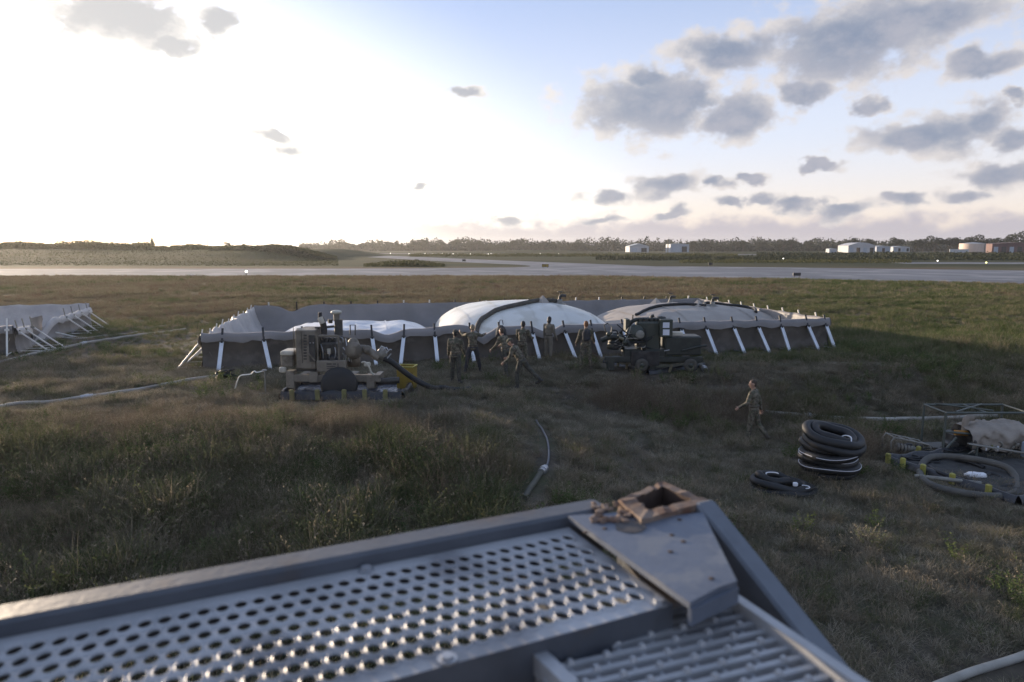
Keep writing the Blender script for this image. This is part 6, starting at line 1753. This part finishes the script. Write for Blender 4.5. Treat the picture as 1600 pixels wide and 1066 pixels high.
def keep_clear(x, y):
    """no plants on the berm floors, in the trays or on paving"""
    q = np.stack([x - BERM_A[0], y - BERM_A[1]], -1); u = q @ BU; v = q @ BV
    ok = ~((u > -.1) & (u < BERM_L + .1) & (v > -.15) & (v < BERM_W + .1))
    ok &= ~((x > -7.0) & (x < -3.0) & (y > 19.5) & (y < 22.0))
    ok &= ~((np.abs(x - 5.1) < 1.9) & (np.abs(y - 24.9) < .9))
    ok &= ~((x > 8.6) & (y > 15.2) & (y < 16.9) & (x < 16) & (y > 16.9 - .6 * (x - 8.6)))
    ok &= ~((np.hypot(x - 7.55, y - 16.5) < .6))
    ok &= ~((x < -18.5) & (x > -40) & (y > 26.5) & (np.abs((x + 26.5) * -math.sin(math.radians(17)) + (y - 33) * math.cos(math.radians(17))) < 5.6) & ((x + 26.5) * math.cos(math.radians(17)) + (y - 33) * math.sin(math.radians(17)) < 3.6))
    H = np.array(HOSE_PTS)
    near = np.zeros(len(x), bool)
    for i in range(0, len(x), 4000):
        near[i:i + 4000] = (np.hypot(x[i:i + 4000, None] - H[None, :, 0], y[i:i + 4000, None] - H[None, :, 1] + .12) < .24).any(1)
    return ok & ~near

def wedge(n, y0, y1, rng, margin=1.5):
    y = np.sqrt(rng.uniform(y0 ** 2, y1 ** 2, n)); x = rng.uniform(-1, 1, n) * (.80 * y + margin); k = keep_clear(x, y); return x[k], y[k]

def grow():
    rng = np.random.default_rng(42)
    tall = [blade_tuft(rng, 56, .48, .18, .52, .0085, droop=.8, seed_head=.25) for _ in range(4)]
    dry = [blade_tuft(rng, 44, .40, .15, .6, .0075, droop=.9, seed_head=.15) for _ in range(4)]
    mat_ = [blade_tuft(rng, 42, .34, .16, .3, .0065, flat=1.15, droop=.35) for _ in range(4)]
    brown = [weed_tuft(rng, 16, .62, 24, .013) for _ in range(4)]
    leafy = [weed_tuft(rng, 12, .42, 22, .025) for _ in range(4)]
    # -- near ground
    x, y = wedge(52000, 5.2, 27, rng)
    n1 = vnoise(x, y, .35, 1.0); n2 = vnoise(x, y, .9, 5.0); n3 = vnoise(x, y, .22, 9.0)
    px = 800 + F_PX * x / y
    lush = sstep(2.2, -1.0, x + .25 * (y - 12) + 1.6 * n1) * sstep(18.0, 14.0, y + .8 * n2)          # tall stand on the left
    lush = np.maximum(lush, .75 * sstep(.02, .35, n1) * sstep(12.5, 14.0, y) * sstep(18.0, 15.5, y) * sstep(3.5, 1.5, x))
    bank = sstep(2.8, 5.0, x) * sstep(18.3, 20.0, y + .5 * n2) * sstep(-.15, .2, n1)                   # weeds on the right bank
    bank = np.maximum(bank, sstep(15.5, 18.5, x) * sstep(23, 25.5, y))
    trod = sstep(.55, .15, np.abs((x - 2.5 - .5 * (y - 19)) / 6.5)) * sstep(16.5, 18.5, y)             # trampled working ground
    trod = np.maximum(trod, sstep(21.0, 22.2, y) * sstep(16, 12, np.abs(x)))
    u = rng.uniform(size=len(x))
    z = ground_z(x, y)
    P = np.stack([x, y, z], 1)
    clump = sstep(-.22, .25, vnoise(x, y, 1.5, 41.0))                                                 # plants stand in clumps with gaps between
    path = np.exp(-((x - 2.2 - 1.3 * np.sin((y - 15) * .45)) / .55) ** 2) * sstep(14, 16, y) * sstep(23.5, 21.5, y) + np.exp(-((y - 22.4 - .12 * x + .3 * np.sin(x)) / .4) ** 2) * sstep(9, 6, np.abs(x - 2))
    drop = rng.uniform(size=len(x)) < .8 * path.clip(0, 1)
    lushc = lush * (.25 + .75 * clump)
    gsel = ~drop & (u < .30 * lushc + .18 * bank + .04 * (1 - trod)); u2 = rng.uniform(size=len(x))
    scatter('tall_grass', 'tall green and straw grass standing over the near ground', tall, M['grass_green'], P[gsel], (.45 + .70 * lush + .40 * bank + .9 * n2 * (.3 + lush) + .5 * n1 * lush)[gsel].clip(.28, 1.6) * rng.uniform(.75, 1.15, gsel.sum()))
    dsel = ~drop & ~gsel & (u < .55 * lushc + .18 * bank + .04 + .55 * (1 - trod) * (.55 + .9 * n3.clip(-.4, .5)))
    scatter('dry_grass', 'dry straw-coloured grass tufts over the near ground', dry, M['grass_dry'], P[dsel], (.58 + .40 * lush + .20 * bank + .6 * n2)[dsel].clip(.28, 1.35) * rng.uniform(.7, 1.2, dsel.sum()))
    msel = ~drop & ~gsel & ~dsel & (rng.uniform(size=len(x)) < 1 - .5 * lush)
    scatter('matted_grass', 'flattened dead grass covering the trampled ground', mat_, M['grass_matted'], P[msel] + np.array([0, 0, .015]), (.75 + .35 * n2)[msel].clip(.45, 1.2), .08)
    # weeds
    x, y = wedge(12500, 5.5, 32, rng); n1 = vnoise(x, y, .45, 21.0); n4 = vnoise(x, y, .3, 33.0)
    lw = sstep(1.0, -1.5, x + .25 * (y - 12)) * sstep(18.2, 16.0, y); bw = np.maximum(sstep(2.5, 4.5, x) * sstep(18.0, 19.5, y) * sstep(25.5, 24.0, y), sstep(14.0, 16.0, x) * sstep(22, 24, y))
    spot = np.exp(-(((x - 8.9) / .7) ** 2 + ((y - 17.6) / .7) ** 2)) + np.exp(-(((x - 3.9) / .9) ** 2 + ((y - 21.6) / .9) ** 2)) + np.exp(-(((x + 3.6) / 1.2) ** 2 + ((y - 16.8) / .9) ** 2)) + .8 * np.exp(-(((x + 9.5) / 2.5) ** 2 + ((y - 16) / 1.0) ** 2))
    k = rng.uniform(size=len(x)) < (.46 * lw * sstep(-.2, .2, n1) + .22 * bw * sstep(-.1, .2, n1) + .85 * spot.clip(0, 1) + .015)
    Pw = np.stack([x, y, ground_z(x, y)], 1)
    # thickets of reddish brown weeds
    ex = []
    for (cx, cy, sx, sy, m_) in ((9.0, 17.7, .55, .5, 260), (4.0, 21.7, .8, .6, 240), (6.2, 21.2, .9, .7, 160), (-3.4, 15.6, 1.2, .9, 220), (-8.5, 15.2, 2.2, 1.3, 220), (-1.2, 13.2, .9, .8, 140)):
        q = rng.normal(size=(m_, 2)) * (sx, sy) + (cx, cy); ex.append(q)
    ex = np.concatenate(ex); ex = ex[keep_clear(ex[:, 0], ex[:, 1])]
    scatter('brown_weeds', 'thickets of reddish brown seeding weeds', brown, M['weed_brown'], np.c_[ex, ground_z(ex[:, 0], ex[:, 1])], rng.uniform(.4, 1.15, len(ex)))
    scatter('brown_weeds', 'wispy brown seeding weeds among the grass', brown, M['weed_brown'], Pw[k], (.70 + .45 * n1 + .35 * spot.clip(0, 1) - .3 * sstep(14, 17, y) * (x < 2))[k].clip(.35, 1.4))
    k2 = ~k & (rng.uniform(size=len(x)) < (0.55 * lw * sstep(.0, .3, n4) + .45 * bw * sstep(.0, .3, n4) + .10 * sstep(.1, .35, n4)))
    scatter('leafy_weeds', 'low green leafy weeds among the grass', leafy, M['weed_green'], Pw[k2], (.85 + .4 * n4)[k2].clip(.4, 1.4))
    # -- the field round and beyond the berms
    big = [blade_tuft(rng, 60, .50, .34, .42, .014, droop=.7, seed_head=.2) for _ in range(4)]
    x, y = wedge(30000, 26, 62, rng, 2.0)
    n1 = vnoise(x, y, .09, 3.0); n2 = vnoise(x, y, .3, 7.0)
    green = sstep(-.35, .35, n1 + .8 * sstep(4, 18, x) - .28 + .45 * sstep(-8, -14, x) * sstep(44, 38, y) + .35 * n2)
    P = np.stack([x, y, ground_z(x, y)], 1); hgt = (.55 + .35 * sstep(14, 20, x) * sstep(42, 30, y) + .25 * n2 - .18 * sstep(-9, -13, x) * sstep(40, 34, y)).clip(.25, 1.2)
    k = rng.uniform(size=len(x)) < green
    scatter('field_grass', 'green grass of the field round the berms', big, M['field_green'], P[k], hgt[k] * rng.uniform(.7, 1.15, k.sum()))
    scatter('field_straw', 'straw-coloured grass of the field round the berms', big, M['field_dry'], P[~k], .95 * hgt[~k] * rng.uniform(.6, 1.15, (~k).sum()))
    huge = [blade_tuft(rng, 60, .55, .8, .42, .03, droop=.7, seed_head=.0) for _ in range(4)]
    x, y = wedge(16000, 60, 108, rng, 2.0); y = y[x < 200]; x = x[x < 200]
    xe = np.array([p[0] for p in taxi_near]); ye = np.array([p[1] for p in taxi_near]); k = y < np.interp(x, xe, ye) - 1.5; x, y = x[k], y[k]
    n1 = vnoise(x, y, .05, 13.0); n2 = vnoise(x, y * 2.5, .12, 17.0)
    green = sstep(-.25, .4, n1 + .75 * sstep(5, 40, x) - .38 + .4 * n2); k = rng.uniform(size=len(x)) < green
    P = np.stack([x, y, ground_z(x, y)], 1); hgt = (.6 + .35 * n2).clip(.3, 1.1)
    scatter('far_field_grass', 'green grass of the field towards the taxiway', huge, M['field_green'], P[k], hgt[k])
    scatter('far_field_straw', 'tan dry grass of the field towards the taxiway', huge, M['field_dry'], P[~k], hgt[~k])
grow()

# ------------------------------------------------------------------ evening haze
def build_haze():
    m = bpy.data.materials.new('haze'); m.use_nodes = True; nt = m.node_tree; nt.nodes.clear()
    out = nt.nodes.new('ShaderNodeOutputMaterial'); v = nt.nodes.new('ShaderNodeVolumePrincipled')
    v.inputs['Color'].default_value = (0.95, 0.95, 0.95, 1); v.inputs['Density'].default_value = 0.00012; v.inputs['Anisotropy'].default_value = 0.55
    nt.links.new(v.outputs[0], out.inputs['Volume'])
    o = MB().box((0, 1300, 22), (6400, 3900, 58)).build('haze', m); tag(o, 'thin evening haze over the airfield', None, None, 'stuff')
build_haze()
